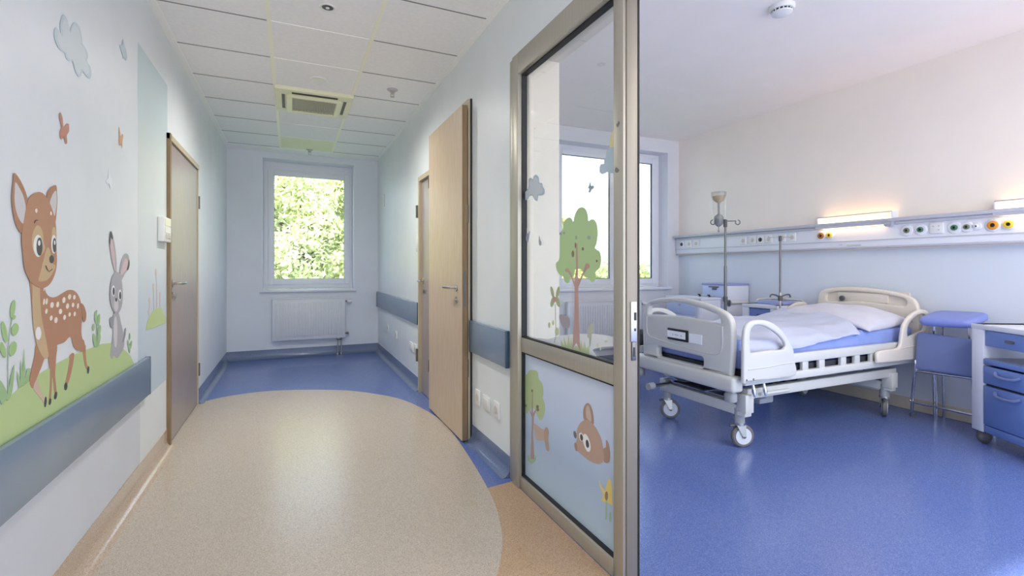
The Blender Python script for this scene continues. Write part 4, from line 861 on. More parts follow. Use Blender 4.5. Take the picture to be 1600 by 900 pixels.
# ================================================================== DECALS
def decal_poly(pts, X, s, sub, m, name, parent, lay):
    P = [(y, z) for y, z in pts]
    if sub: P = [(p[0], p[1]) for p in cat([(y, z, 0) for y, z in P], 4)]
    x0 = X + s*lay*0.0005; x1 = x0 + s*0.0004
    bm = newbm()
    f = bm.faces.new([bm.verts.new((x1, y, z)) for y, z in P])
    r = bmesh.ops.extrude_face_region(bm, geom=[f])
    for v in r['geom']:
        if isinstance(v, bmesh.types.BMVert): v.co.x = x0
    bmesh.ops.triangulate(bm, faces=bm.faces)
    return bm
DL = {
 'meadow_decal': ('meadow_decal', 'light green rolling meadow painted on the left wall under the deer', 'wall decal', 'wall'),
 'deer_decal': ('deer_decal', 'large brown spotted fawn painted on the left wall', 'wall decal', 'wall'),
 'rabbit_decal': ('rabbit_decal', 'grey rabbit with one bent ear painted on the meadow', 'wall decal', 'wall'),
 'leafy_plant_decal': ('leafy_plant_decal', 'tall green leafy plant painted left of the fawn', 'wall decal', 'wall'),
 'grass_tuft_decal': ('grass_tuft_decal', 'green grass tuft painted between tall plant and fawn leg', 'wall decal', 'wall'),
 'sprig_decal': ('sprig_decal', 'green leafy sprig painted between fawn and rabbit', 'wall decal', 'wall'),
 'small_sprig_decal': ('sprig_decal', 'small green sprig painted right behind the rabbit tail', 'wall decal', 'wall'),
 'cloud_decal': ('cloud_decal', 'large pale blue cloud painted high on the left wall', 'wall decal', 'wall'),
 'small_cloud_decal': ('cloud_decal', 'small thin blue cloud painted beside the pale printed strip', 'wall decal', 'wall'),
 'butterfly_decal': ('butterfly_decal', 'large rust brown butterfly painted above the fawn', 'wall decal', 'wall'),
 'butterfly_decal2': ('butterfly_decal', 'small orange butterfly painted beside the printed strip', 'wall decal', 'wall'),
 'butterfly_decal3': ('butterfly_decal', 'white butterfly painted above the rabbit ear', 'wall decal', 'wall'),
 'meadow_decal2': ('flower_patch_decal', 'small green patch with pink flower stems on the printed strip by the door', 'wall decal', 'wall'),
 'cloud_sticker': ('cloud_sticker', 'blue cloud sticker on the clear pane above the flower', 'sticker', 'glass'),
 'sun_cloud_sticker': ('cloud_sticker', 'blue cloud sticker with yellow sun cut off by the aluminium stile', 'sticker', 'glass'),
 'butterfly_sticker': ('butterfly_sticker', 'green grey butterfly sticker above the tree on the clear pane', 'sticker', 'glass'),
 'butterfly_sticker2': ('butterfly_sticker', 'faint bluish butterfly sticker below the cloud near the frame', 'sticker', 'glass'),
 'butterfly_sticker3': ('butterfly_sticker', 'tiny faint bluish butterfly sticker left of the tree crown', 'sticker', 'glass'),
 'tree_sticker': ('tree_sticker', 'large green tree sticker with brown trunk on the clear pane', 'sticker', 'glass'),
 'hill_sticker': ('hill_sticker', 'white hill sticker with grass along the foot of the clear pane', 'sticker', 'glass'),
 'flower_sticker': ('flower_sticker', 'green flower sticker left of the tree trunk on the clear pane', 'sticker', 'glass'),
 'rabbit_sticker': ('rabbit_sticker', 'faint pale green rabbit sticker right of the tree trunk', 'sticker', 'glass'),
 'bear_sticker': ('animal_sticker', 'faint grey mauve animal back sticker left of the tree trunk', 'sticker', 'glass'),
 'butterfly_sticker4': ('butterfly_sticker', 'dark grey butterfly sticker on the aluminium stile, upper one', 'sticker', 'stile'),
 'butterfly_sticker5': ('butterfly_sticker', 'dark grey butterfly sticker on the aluminium stile beside the cut cloud', 'sticker', 'stile'),
 'tree_print': ('tree_print', 'green tree print on the frosted lower pane', 'glass print', 'glass'),
 'deer_print': ('deer_print', 'brown deer print peeking from behind the tree on the frosted pane', 'glass print', 'glass'),
 'bunny_print': ('bunny_print', 'large brown bunny head print on the frosted lower pane', 'glass print', 'glass'),
 'flower_print': ('flower_print', 'yellow flower print at the lower edge of the frosted pane', 'glass print', 'glass'),
}
for key, items in DECALS.items():
    nm, lab, cat_, where = DL[key]
    X, s = (XL+0.0013, 1) if where == 'wall' else ((1.1465, -1) if where == 'glass' else (1.1225, -1))
    ys = [p[0] for it in items for p in it[4]]; zs = [p[1] for it in items for p in it[4]]
    root = thing(nm, lab, cat_, (X, sum(ys)/len(ys), min(zs)))
    for n_, (pn, col, lay, sub, pts) in enumerate(items):
        lay = lay+n_*0.03
        o = part(pn, decal_poly(pts, X, s, sub, dmat(col), pn, root, lay), dmat(col), root, smooth=0)

# ================================================================== CORRIDOR THINGS
def guard(y0, y1, z0, z1, x, s, label):
    """wall guard board on the wall plane x, standing off along s"""
    t = thing('wall_guard', label, 'wall guard', (x, (y0+y1)/2, z0))
    xa, xb = sorted((x+s*0.003, x+s*0.026))
    b = newbm(); box(b, xa, xb, y0, y1, z0, z1, 0.006, 2); part('board', b, M['bumper'], t, smooth=35)
    for y in (y0, y1):
        b = newbm(); box(b, xa-0.001, xb+0.001, y-0.006, y+0.006, z0-0.001, z1+0.001, 0.003); part('end_cap', b, M['bumper_end'], t, smooth=35)
guard(-1.0, 3.325, 0.474, 0.684, XL, 1, 'long blue grey wall guard below the animal mural')
guard(2.512, 3.118, 0.615, 0.825, XR, -1, 'short blue wall guard between oak door and glazed partition')
guard(4.63, 7.06, 0.635, 0.848, XR, -1, 'blue grey wall guard between far door and end window')

# radiators
def radiator(label, x0, x1, z0, z1, y, n, valve=1):
    """panel radiator in front of a wall at y"""
    t = thing('radiator', label, 'radiator', ((x0+x1)/2, y-0.06, z0))
    b = newbm(); yf = y-0.10
    box(b, x0, x1, yf+0.012, y-0.045, z0, z1, 0.006)
    w = (x1-x0-0.05)/n
    for i in range(n):
        xc = x0+0.025+w*(i+0.5)
        box(b, xc-w*0.30, xc+w*0.30, yf, yf+0.02, z0+0.045, z1-0.045, 0.006, 2)
    part('panel', b, M['rad'], t, smooth=35)
    b = newbm(); box(b, x0-0.003, x1+0.003, yf+0.006, y-0.035, z1-0.006, z1+0.008, 0.003)
    for i in range(int(n)):
        xc = x0+0.025+w*(i+0.5); box(b, xc-w*0.2, xc+w*0.2, yf+0.03, y-0.06, z1+0.007, z1+0.010)
    part('top_grille', b, M['rad'], t, smooth=30)
    b = newbm(); box(b, x0+0.1, x0+0.14, y-0.05, y-0.002, z0+0.1, z1-0.1); box(b, x1-0.14, x1-0.1, y-0.05, y-0.002, z0+0.1, z1-0.1); part('bracket', b, M['rad'], t, smooth=0)
    b = newbm(); cyl(b, (x1+0.0, yf+0.04, z1-0.045), 0.010, 0.028, 'x', 12); part('valve_neck', b, M['darksteel'], t)
    b = newbm(); lathe(b, [(0.014,0.024),(0.02,0.03),(0.021,0.075),(0.015,0.09)], (x1, yf+0.04, z1-0.045), 'x', 16); part('thermostat_head', b, M['plastic'], t)
    b = newbm(); cyl(b, (x1, yf+0.04, z0+0.055), 0.010, 0.03, 'x', 12); lathe(b, [(0.014,0.02),(0.017,0.024),(0.017,0.045),(0.008,0.05)], (x1, yf+0.04, z0+0.055), 'x', 14); part('drain_valve', b, M['darksteel'], t)
    b = newbm(); xp = x1-0.075
    box(b, xp-0.032, xp+0.032, yf+0.025, yf+0.06, z0-0.03, z0+0.003, 0.004); part('valve_block', b, M['darksteel'], t)
    for dx in (-0.022, 0.022):
        b = newbm(); tube(b, [(xp+dx, yf+0.042, z0-0.03), (xp+dx, yf+0.042, 0.06), (xp+dx, yf+0.042, 0.001)], 0.008, 10)
        lathe(b, [(0.008,0.03),(0.02,0.026),(0.02,0.0)], (xp+dx, yf+0.042, 0.001), 'z', 14); part('pipe', b, M['steel'], t)
radiator('white ribbed radiator under the corridor end window', -0.224, 0.676, 0.232, 0.772, YE, 26)
radiator('white ribbed radiator under the ward window behind the clear pane', 2.95, 4.03, 0.20, 0.775, YW, 30)

# thermostat by the grey door
t = thing('control_panel', 'ivory control box on the wall left of the grey door', 'control box', (XL, 3.70, 1.34))
b = newbm(); box(b, XL+0.0013, XL+0.034, 3.60, 3.80, 1.345, 1.50, 0.005); part('housing', b, M['plastic'], t, smooth=35)
b = newbm(); box(b, XL+0.033, XL+0.037, 3.63, 3.775, 1.445, 1.49, 0.001); part('display', b, M['plastic_y'], t, smooth=0)
for i in range(3):
    b = newbm(); box(b, XL+0.033, XL+0.039, 3.645+i*0.045, 3.672+i*0.045, 1.365, 1.392, 0.002); part('button', b, M['grille'], t, smooth=0)
b = newbm(); box(b, XL+0.033, XL+0.038, 3.63, 3.775, 1.40, 1.432, 0.001); part('cover_flap', b, M['plastic'], t, smooth=0)

def plate(name, label, cat_, y, z, w, h, kind, group=None):
    t = thing(name, label, cat_, (XR, y, z-h/2), group=group)
    b = newbm(); box(b, XR-0.011, XR, y-w/2, y+w/2, z-h/2, z+h/2, 0.004); part('plate', b, M['plastic'], t, smooth=35)
    if kind == 'socket':
        b = newbm(); lathe(b, [(0.024,-0.0125),(0.022,-0.0115),(0.020,-0.0095),(0.0,-0.0095)], (XR, y, z), 'x', 20); part('socket_well', b, M['grille'], t)
        b = newbm()
        for dz in (-0.009, 0.009): cyl(b, (XR-0.0115, y, z+dz), 0.0035, 0.002, 'x', 8)
        part('pin_hole', b, M['black'], t, smooth=0)
    elif kind == 'switch':
        b = newbm(); box(b, XR-0.016, XR-0.010, y-w*0.36, y+w*0.36, z-h*0.36, z+h*0.36, 0.002); part('rocker', b, M['plastic'], t, smooth=30)
    else:
        b = newbm(); box(b, XR-0.013, XR-0.010, y-w*0.3, y+w*0.3, z-h*0.3, z+h*0.3, 0.001); part('cover', b, M['plastic'], t, smooth=30)
plate('wall_socket', 'white wall socket below the short blue guard, nearer the oak door', 'socket', 3.01, 0.328, 0.085, 0.10, 'socket')
plate('wall_socket', 'white wall socket below the short blue guard, nearer the glazed partition', 'socket', 2.69, 0.332, 0.085, 0.10, 'socket')
plate('cover_plate', 'white blank plate between the two sockets below the blue guard', 'wall plate', 2.855, 0.332, 0.12, 0.085, 'blank')
plate('wall_socket', 'white socket below the far blue guard, nearest the far door', 'socket', 4.78, 0.375, 0.085, 0.105, 'socket')
plate('cover_plate', 'white double plate beside the socket nearest the far door', 'wall plate', 4.95, 0.378, 0.17, 0.09, 'blank')
plate('wall_socket', 'small white socket below the middle of the far blue guard', 'socket', 5.75, 0.40, 0.08, 0.085, 'socket')
plate('wall_socket', 'small white socket below the far blue guard, nearest the end window', 'socket', 6.28, 0.42, 0.08, 0.085, 'socket')
plate('light_switch', 'white light switch beside the far oak door frame', 'switch', 4.70, 1.43, 0.085, 0.17, 'switch')
plate('wall_sensor', 'pale ivory sensor box high on the right wall near the end window', 'sensor', 6.60, 2.08, 0.09, 0.16, 'blank')

# ceiling cassette
t = thing('air_conditioner', 'ivory ceiling cassette with grey louvred grille', 'air conditioner', (0.19, 4.80, HC-0.03))
b = newbm(); x0, x1, y0, y1 = -0.125, 0.505, 4.485, 5.12
box(b, x0, x1, y0, y0+0.13, HC-0.03, HC, 0.006); box(b, x0, x1, y1-0.10, y1, HC-0.03, HC, 0.006); box(b, x0, x0+0.10, y0+0.13, y1-0.10, HC-0.03, HC, 0.006); box(b, x1-0.10, x1, y0+0.13, y1-0.10, HC-0.03, HC, 0.006)
part('frame', b, M['plastic_y'], t, smooth=30)
b = newbm(); lp = rnd([(x0+0.085, y0+0.095), (x1-0.085, y0+0.095), (x1-0.085, y1-0.07), (x0+0.085, y1-0.07)], 0.06)
lp2 = [(x0+0.135, y0+0.14), (x1-0.135, y0+0.14), (x1-0.135, y1-0.11), (x0+0.135, y1-0.11)]
part('inner_frame', board([[(p[0], p[1]) for p in lp], lp2], 0.03, 0.006, lambda u, v, w: (u, v, HC-0.038+w)), M['plastic_y'], t)
b.free()
b = newbm(); n = 26
for i in range(n):
    x = lp2[0][0]+(lp2[1][0]-lp2[0][0])*(i+0.5)/n; box(b, x-0.003, x+0.003, lp2[0][1], lp2[2][1], HC-0.046, HC-0.024)
box(b, lp2[0][0], lp2[1][0], lp2[0][1], lp2[2][1], HC-0.026, HC-0.022)
part('grille', b, M['grille'], t, smooth=0)
for (a, c, e, f) in ((x0+0.13, x1-0.13, y0+0.05, y0+0.085), (x0+0.13, x1-0.13, y1-0.065, y1-0.04)):
    b = newbm(); box(b, a, c, e, f, HC-0.034, HC-0.02); part('air_slot', b, M['black'], t, smooth=0)
for (a, c) in ((x0+0.05, x0+0.075), (x1-0.075, x1-0.05)):
    b = newbm(); box(b, a, c, y0+0.13, y1-0.12, HC-0.033, HC-0.02); part('air_slot', b, M['gap'], t, smooth=0)

def sprinkler(x, y, label):
    t = thing('sprinkler', label, 'sprinkler', (x, y, HC-0.07))
    b = newbm(); lathe(b, [(0.0,0.0),(0.046,0.0),(0.046,-0.004),(0.03,-0.014),(0.0,-0.014)], (x, y, HC), 'z', 20); part('escutcheon', b, M['rail_lip'], t)
    b = newbm(); lathe(b, [(0.020,-0.012),(0.019,-0.03),(0.011,-0.036),(0.009,-0.042),(0.0,-0.042)], (x, y, HC), 'z', 14); tube(b, [(x-0.010,y,HC-0.034),(x-0.014,y,HC-0.05),(x,y,HC-0.062)], 0.003, 6); tube(b, [(x+0.010,y,HC-0.034),(x+0.014,y,HC-0.05),(x,y,HC-0.062)], 0.003, 6); part('nozzle', b, M['steel'], t)
    b = newbm(); lathe(b, [(0.0,-0.061),(0.018,-0.061),(0.018,-0.064),(0.0,-0.066)], (x, y, HC), 'z', 16); part('deflector', b, M['steel'], t)
sprinkler(0.787, 4.206, 'white ceiling sprinkler right of the cassette')
sprinkler(0.217, 6.77, 'white ceiling sprinkler just before the end window')
t = thing('downlight', 'round white recessed downlight in the nearest ceiling tile', 'ceiling light', (0.194, 3.037, HC-0.004))
b = newbm(); lathe(b, [(0.030,0.012),(0.034,-0.003),(0.043,-0.006),(0.047,-0.003),(0.047,0.0)], (0.194, 3.037, HC), 'z', 28); part('trim_ring', b, M['plastic'], t)
b = newbm(); lathe(b, [(0.0,-0.001),(0.014,-0.002),(0.022,-0.0005),(0.031,-0.0008)], (0.194, 3.037, HC-0.001), 'z', 24); part('reflector', b, M['darksteel'], t)
b = newbm(); lathe(b, [(0.0,-0.007),(0.010,-0.006),(0.012,-0.001)], (0.194, 3.037, HC), 'z', 18); part('bulb', b, M['plastic'], t)
t = thing('downlight', 'flat white round ceiling disc just before the cassette, fill lamp added', 'ceiling light', (0.198, 4.225, HC-0.006))  # unlit disc; a lamp is added in it to brighten the corridor end
b = newbm(); lathe(b, [(0.050,-0.006),(0.056,-0.009),(0.063,-0.007),(0.066,-0.001),(0.066,0.0)], (0.198, 4.225, HC), 'z', 30); part('rim', b, M['plastic'], t)
b = newbm(); lathe(b, [(0.0,-0.004),(0.051,-0.003)], (0.198, 4.225, HC-0.001), 'z', 30); part('lens', b, M['ceil'], t)
b = newbm(); lathe(b, [(0.0,-0.008),(0.006,-0.006),(0.006,-0.001)], (0.205, 4.33, HC), 'z', 10); solo('indicator_stud', b, M['plastic'], 'tiny white stud in the tile beside the flat round ceiling disc', 'ceiling stud')

# smoke detector in the ward
t = thing('smoke_detector', 'white smoke detector on the ward ceiling', 'smoke detector', (2.886, 2.14, HR-0.06))
b = newbm(); lathe(b, [(0.0,0.0),(0.075,0.0),(0.075,-0.016),(0.068,-0.026),(0.0,-0.026)], (2.886, 2.14, HR), 'z', 32); part('base', b, M['plastic'], t)
b = newbm(); lathe(b, [(0.058,-0.024),(0.055,-0.040)], (2.886, 2.14, HR), 'z', 32); part('vent_ring', b, M['black'], t)
b = newbm()
for i in range(16):
    a = 2*PI*i/16; x, y = 2.886+0.06*math.cos(a), 2.14+0.06*math.sin(a); tube(b, [(x, y, HR-0.024), (2.886+0.058*math.cos(a), 2.14+0.058*math.sin(a), HR-0.042)], 0.004, 6)
part('fin', b, M['plastic'], t, smooth=0)
b = newbm(); lathe(b, [(0.062,-0.038),(0.061,-0.046),(0.045,-0.055),(0.0,-0.058)], (2.886, 2.14, HR), 'z', 32); part('cap', b, M['plastic'], t)

# ================================================================== HEADWALL RAIL
t = thing('headwall_rail', 'long white medical supply rail on the ward wall', 'supply rail', (XW, 3.1, 1.37))
Y0, Y1 = 0.3, 4.985
b = newbm(); box(b, 4.655, XW, Y0, Y1, 1.372, 1.575, 0.006); part('duct', b, M['rail'], t, smooth=30)
b = newbm(); box(b, 4.60, XW, Y0, Y1, 1.575, 1.604, 0.006); part('shelf_lip', b, M['rail_lip'], t, smooth=30)
b = newbm(); box(b, 4.648, 4.656, Y0, Y1, 1.425, 1.430); box(b, 4.650, 4.656, Y0, Y1, 1.55, 1.553); part('groove', b, M['rail_lip'], t, smooth=0)
b = newbm(); box(b, 4.652, XW, Y0, Y1, 1.358, 1.373, 0.003); part('lower_edge', b, M['rail_lip'], t, smooth=30)
def outlet(y, col, r=0.036, z=1.492):
    q = 0.92 if col in ('brown', 'orange', 'yellow') else 0.62
    b = newbm(); lathe(b, [(r*1.28, 4.655), (r*1.28, 4.648), (r*1.1, 4.643), (r*0.9, 4.643)], (0, y, z), 'x', 24); o = part('outlet', b, M['rail'], t)
    b = newbm(); lathe(b, [(r*q, 4.645), (r*q*0.92, 4.634), (r*q*0.5, 4.630), (r*q*0.43, 4.640), (0.0, 4.640)], (0, y, z), 'x', 24); part('collar', b, M[col], o, label=col + ' outlet collar')
    b = newbm(); lathe(b, [(r*q*0.42, 4.639), (0.0, 4.638)], (0, y, z), 'x', 14); part('port', b, M['dark'], o)
def esocket(y, w=0.085, z=1.495, dark=False):
    b = newbm(); box(b, 4.642, 4.656, y-w/2, y+w/2, z-0.042, z+0.042, 0.004); o = part('socket', b, M['plastic'], t, smooth=30)
    b = newbm(); lathe(b, [(0.024, 4.6425), (0.021, 4.6405), (0.0, 4.6405)], (0, y, z), 'x', 16); part('socket_well', b, M['black' if dark else 'grille'], o)
outlet(3.035, 'brown', 0.034); outlet(2.955, 'yellow', 0.030)
outlet(2.318, 'olive'); outlet(2.222, 'green')
b = newbm(); box(b, 4.641, 4.656, 2.07, 2.16, 1.455, 1.54, 0.004); o = part('terminal_plate', b, M['plastic'], t, smooth=30)
for dy, dz in ((-0.018,0.015),(0.018,0.015),(-0.018,-0.015)):
    b = newbm(); cyl(b, (4.638, 2.115+dy, 1.497+dz), 0.005, 0.004, 'x', 10); part('terminal', b, M['rail_lip'], o)
outlet(2.0, 'green'); outlet(1.925, 'olive', 0.032); outlet(1.868, 'rail', 0.024); outlet(1.775, 'orange', 0.036); outlet(1.69, 'yellow', 0.032)
for y, dk in ((4.87, True), (4.74, False), (4.62, False), (3.92, False), (3.80, False), (3.70, True), (3.60, False)): esocket(y, 0.08, 1.49, dk)
for y in (3.44, 3.33): esocket(y, 0.07, 1.495)
b = newbm(); box(b, 4.651, 4.655, 2.68, 2.80, 1.383, 1.393); box(b, 4.651, 4.655, 2.84, 2.87, 1.395, 1.400); part('marking', b, M['rail_lip'], t, smooth=0)
def bedlamp(y0, y1, label):
    L = thing('bed_lamp', label, 'wall lamp', (4.66, (y0+y1)/2, 1.604))
    b = newbm(); box(b, 4.622, 4.636, y0, y1, 1.657, 1.667, 0.002); part('cover', b, M['rail_lip'], L, smooth=30)
    b = newbm(); box(b, 4.650, 4.708, y0+0.01, y1-0.01, 1.6045, 1.612, 0.002); part('tube', b, M['glow'], L, smooth=0)
    b = newbm(); box(b, 4.600, 4.606, y0, y1, 1.553, 1.576, 0.001); part('front_skirt', b, M['rail_lip'], L, smooth=0)
    b = newbm(); box(b, 4.63, XW-0.004, y0-0.004, y0+0.004, 1.604, 1.668); part('end_cap', b, M['rail'], L, smooth=0)
    b = newbm(); box(b, 4.63, XW-0.004, y1-0.004, y1+0.004, 1.604, 1.668); part('end_cap', b, M['rail'], L, smooth=0)
    b = newbm(); box(b, 4.612, 4.646, y0+0.03, y1-0.03, 1.569, 1.5755, 0.001); part('reading_light', b, M['glow2'], L, smooth=0)
    b = newbm()
    P = [(4.585, y0+0.03, 1.578), (4.65, y0-0.03, 1.535), (4.65, y0+0.06, 1.53), (4.60, y0+0.03, 1.545)]
    vs = [b.verts.new(p) for p in [(4.59,y0-0.02,1.575),(4.59,y0+0.06,1.575),(4.652,y0+0.06,1.575),(4.652,y0-0.02,1.575),(4.62,y0+0.005,1.535),(4.62,y0+0.045,1.535),(4.652,y0+0.045,1.535),(4.652,y0+0.005,1.535)]]
    for f in ((0,1,2,3),(4,5,6,7),(0,1,5,4),(1,2,6,5),(2,3,7,6),(3,0,4,7)): b.faces.new([vs[i] for i in f])
    part('bracket', b, M['rail_lip'], L, smooth=0)
M['glow'] = emis('warm lamp tube', (255,206,150), LAMP)
M['glow2'] = emis('warm reading light', (255,214,164), LAMP)
bedlamp(2.42, 3.06, 'lit warm bed lamp on the rail above the bed head')
bedlamp(0.9, 1.76, 'lit warm bed lamp on the rail above the near locker, cut by the frame')

# ================================================================== HOSPITAL BED
bed = thing('hospital_bed', 'wheeled adjustable hospital bed with grey footboard and white frame', 'hospital bed', (3.6, 2.67, 0))
def yz(x): return lambda u, v, w: (x+w, u, v)
def xz(y): return lambda u, v, w: (u, y+w, v)
c3 = lambda pts, s=4: [(p[0], p[1]) for p in cat([(a, c, 0) for a, c in pts], s)]
fo = [(2.255,0.487),(2.242,0.62),(2.240,0.78),(2.262,0.862),(2.33,0.905),(2.46,0.938),(2.60,0.960),(2.72,0.966),(2.86,0.958),(2.98,0.938),(3.055,0.912),(3.095,0.862),(3.108,0.76),(3.108,0.62),(3.098,0.487)]
fo = [(p[0], p[1]) for p in cat([(a, c, 0) for a, c in fo], 4, closed=False)]
fh = rnd([(2.335,0.808),(2.340,0.868),(2.50,0.905),(2.66,0.928),(2.78,0.928),(2.93,0.912),(3.035,0.892),(3.045,0.815),(2.85,0.828),(2.68,0.833),(2.50,0.825)], [0.02,0.03,0.05,0.05,0.05,0.05,0.03,0.02,0.05,0.05,0.05])
fs = rnd([(2.482,0.505),(2.482,0.572),(2.93,0.582),(2.93,0.505)], 0.022)
ft = part('footboard', board([fo, [(p[0],p[1]) for p in fh], [(p[0],p[1]) for p in fs]], 0.05, 0.016, yz(2.58)), M['bed'], bed)
b = newbm(); tube(b, cat([(2.556,3.058,0.80),(2.556,3.055,0.70),(2.556,3.02,0.648),(2.556,2.90,0.632),(2.556,2.70,0.616),(2.556,2.45,0.606),(2.556,2.345,0.622),(2.556,2.318,0.68),(2.556,2.318,0.80)], 4, closed=False), 0.006, 6); part('moulded_rib', b, M['bed'], ft)
b = newbm(); box(b, 2.545, 2.557, 2.613, 2.815, 0.655, 0.738, 0.004); lb = part('name_holder', b, M['black'], ft, smooth=30, label='black framed name holder')
b = newbm(); box(b, 2.5425, 2.547, 2.632, 2.812, 0.672, 0.722); part('name_card', b, M['card'], lb, smooth=0)
b = newbm(); box(b, 2.5415, 2.543, 2.75, 2.757, 0.69, 0.70); box(b, 2.5415, 2.543, 2.665, 2.675, 0.69, 0.70); box(b, 2.5415, 2.543, 2.70, 2.735, 0.692, 0.699); part('card_marking', b, M['rail_lip'], lb, smooth=0)
b = newbm(); box(b, 2.549, 2.556, 2.488, 2.605, 0.655, 0.722, 0.002); part('white_card', b, M['card'], ft, smooth=0)
b = newbm(); box(b, 2.53, 2.63, 2.212, 3.205, 0.385, 0.488, 0.022, 3); fbm = part('foot_beam', b, M['bed'], bed, smooth=40)
for y in (2.23, 3.19):
    b = newbm(); lathe(b, [(0.0,0.0),(0.036,0.002),(0.040,0.012),(0.040,0.05),(0.03,0.062),(0.03,0.075)], (2.58 if y > 3 else 2.6, y+(-0.02 if y > 3 else 0.06), 0.312), 'z', 20); part('corner_bumper', b, M['bed_grey'], bed)
# head end
ho = [(a, c*1.0) for a, c in [(2.215,0.60),(2.213,0.78),(2.225,0.885),(2.275,0.945),(2.42,0.985),(2.60,1.006),(2.72,1.010),(2.85,1.002),(2.96,0.985),(3.02,0.945),(3.04,0.87),(3.045,0.74),(3.045,0.60)]]
ho = [(p[0], p[1]) for p in cat([(a, c, 0) for a, c in ho], 4, closed=False)]
hh = rnd([(2.30,0.868),(2.305,0.925),(2.45,0.955),(2.68,0.972),(2.85,0.965),(2.955,0.945),(2.96,0.868),(2.68,0.885)], 0.025)
hb = part('headboard', board([ho, [(p[0],p[1]) for p in hh]], 0.045, 0.015, yz(4.622)), M['bed_lamplit_cream'], bed, label='headboard with warm lamp tint in its cream')
b = newbm(); box(b, 4.628, 4.64, 2.29, 2.97, 0.86, 0.978); part('back_panel', b, M['bed_lamplit_cream'], hb, smooth=0)
b = newbm(); box(b, 4.612, 4.63, 2.44, 2.86, 0.878, 0.962, 0.008); ip = part('inset_panel', b, M['bed_lamplit_cream'], hb, smooth=30)
b = newbm(); lathe(b, [(0.0,4.594),(0.018,4.594),(0.024,4.600),(0.024,4.614)], (0,2.815,0.905), 'x', 18); part('knob', b, M['castor'], ip, label='dark grey round knob')
b = newbm(); box(b, 4.58, 4.66, 2.21, 3.13, 0.50, 0.62, 0.01); part('head_beam', b, M['bed_white'], bed, smooth=30)
# side frame
for y0, y1, nm in ((2.193, 2.228, 'near'), (3.118, 3.148, 'far')):
    b = newbm(); box(b, 2.62, 4.64, y0, y1, 0.542, 0.606, 0.006); part('side_rail', b, M['bed_white'], bed, smooth=30)
    b = newbm(); box(b, 2.62, 4.60, y0, y1, 0.432, 0.484, 0.006); part('lower_rail', b, M['bed_white'], bed, smooth=30)
    for x in [2.75, 2.92, 3.06, 3.205, 3.38, 3.62, 3.78, 3.97, 4.2, 4.45]:
        b = newbm(); box(b, x-0.03, x+0.03, y0+0.006, y1-0.004, 0.475, 0.55, 0.004); part('frame_bracket', b, M['bed_white'], bed, smooth=30)
b = newbm(); box(b, 2.64, 4.62, 2.24, 3.105, 0.478, 0.518); part('deck', b, M['deck'], bed, smooth=0)
# base
for y in (2.245, 2.98):
    b = newbm(); box(b, 2.70, 4.36, y, y+0.05, 0.325, 0.392, 0.006); part('base_beam', b, M['bed'], bed, smooth=30)
for x in (2.695, 4.30):
    b = newbm(); box(b, x-0.032, x+0.032, 2.235, 3.03, 0.215, 0.285, 0.006); part('cross_beam', b, M['bed'], bed, smooth=30)
b = newbm()
for x0, x1, y0, y1, z1 in ((2.66, 2.735, 2.225, 2.30, 0.40), (2.66, 2.735, 2.96, 3.03, 0.35), (4.26, 4.34, 2.225, 2.30, 0.40)):
    b = newbm(); box(b, x0, x1, y0, y1, 0.24, z1-0.04, 0.005); part('corner_block', b, M['bed'], bed, smooth=30)
b = newbm(); box(b, 2.72, 2.96, 2.31, 2.60, 0.288, 0.296, 0.002); part('tray', b, M['chrome'], bed, smooth=0, label='shiny metal tray under the foot end')
b = newbm(); box(b, 2.73, 3.0, 2.64, 2.95, 0.288, 0.298, 0.002); part('base_plate', b, M['deck'], bed, smooth=0)
for y in (2.42, 2.86):
    b = newbm(); tube(b, [(2.80,y,0.36),(3.25,y,0.50)], 0.018, 10); tube(b, [(4.2,y,0.36),(3.75,y,0.50)], 0.018, 10); part('lift_arm', b, M['bed_white'], bed)
b = newbm(); tube(b, [(2.78,2.40,0.37),(2.78,2.90,0.37)], 0.02, 10); tube(b, [(4.22,2.40,0.37),(4.22,2.90,0.37)], 0.02, 10); part('lift_axle', b, M['bed_grey'], bed)
for (x, y, r) in ((3.05, 2.52, 0.035), (3.7, 2.62, 0.04)):
    b = newbm(); tube(b, [(x,y,0.42),(x+0.35,y,0.40)], [r, r], 12); tube(b, [(x+0.35,y,0.40),(x+0.6,y,0.41)], r*0.5, 10); box(b, x-0.05, x+0.05, y-0.06, y+0.03, 0.36, 0.47, 0.012); part('actuator', b, M['bed_white'], bed)
b = newbm(); box(b, 2.92, 3.06, 2.33, 2.41, 0.245, 0.33, 0.012); part('pedal_box', b, M['bed_grey'], bed, smooth=30)
for x in (2.70, 2.80):
    b = newbm(); tube(b, [(x,2.205,0.43),(x+0.004,2.20,0.385),(x+0.006,2.195,0.35)], [0.008,0.014,0.006], 8); part('rail_hook', b, M['chrome'], bed)
b = newbm(); tube(b, [(2.80,2.235,0.352),(3.08,2.235,0.352)], 0.011, 10); part('hand_lever', b, M['bed_white'], bed)
for pts in ([(3.2,2.3,0.45),(3.3,2.31,0.40),(3.45,2.32,0.41),(3.6,2.31,0.45)], [(2.66,2.9,0.38),(2.68,2.82,0.33),(2.72,2.74,0.35),(2.75,2.7,0.40)]):
    b = newbm(); tube(b, cat(pts, 5, closed=False), 0.007, 7); part('cable', b, M['castor'], bed)
b = newbm(); tube(b, [(2.70,2.955,0.29),(2.62,2.90,0.295),(2.47,2.885,0.298)], 0.013, 10); pdl = part('brake_pedal', b, M['steel'], bed)
b = newbm(); tube(b, [(2.475,2.886,0.298),(2.42,2.88,0.298)], 0.026, 12); part('pedal_pad', b, M['bed_grey'], pdl)
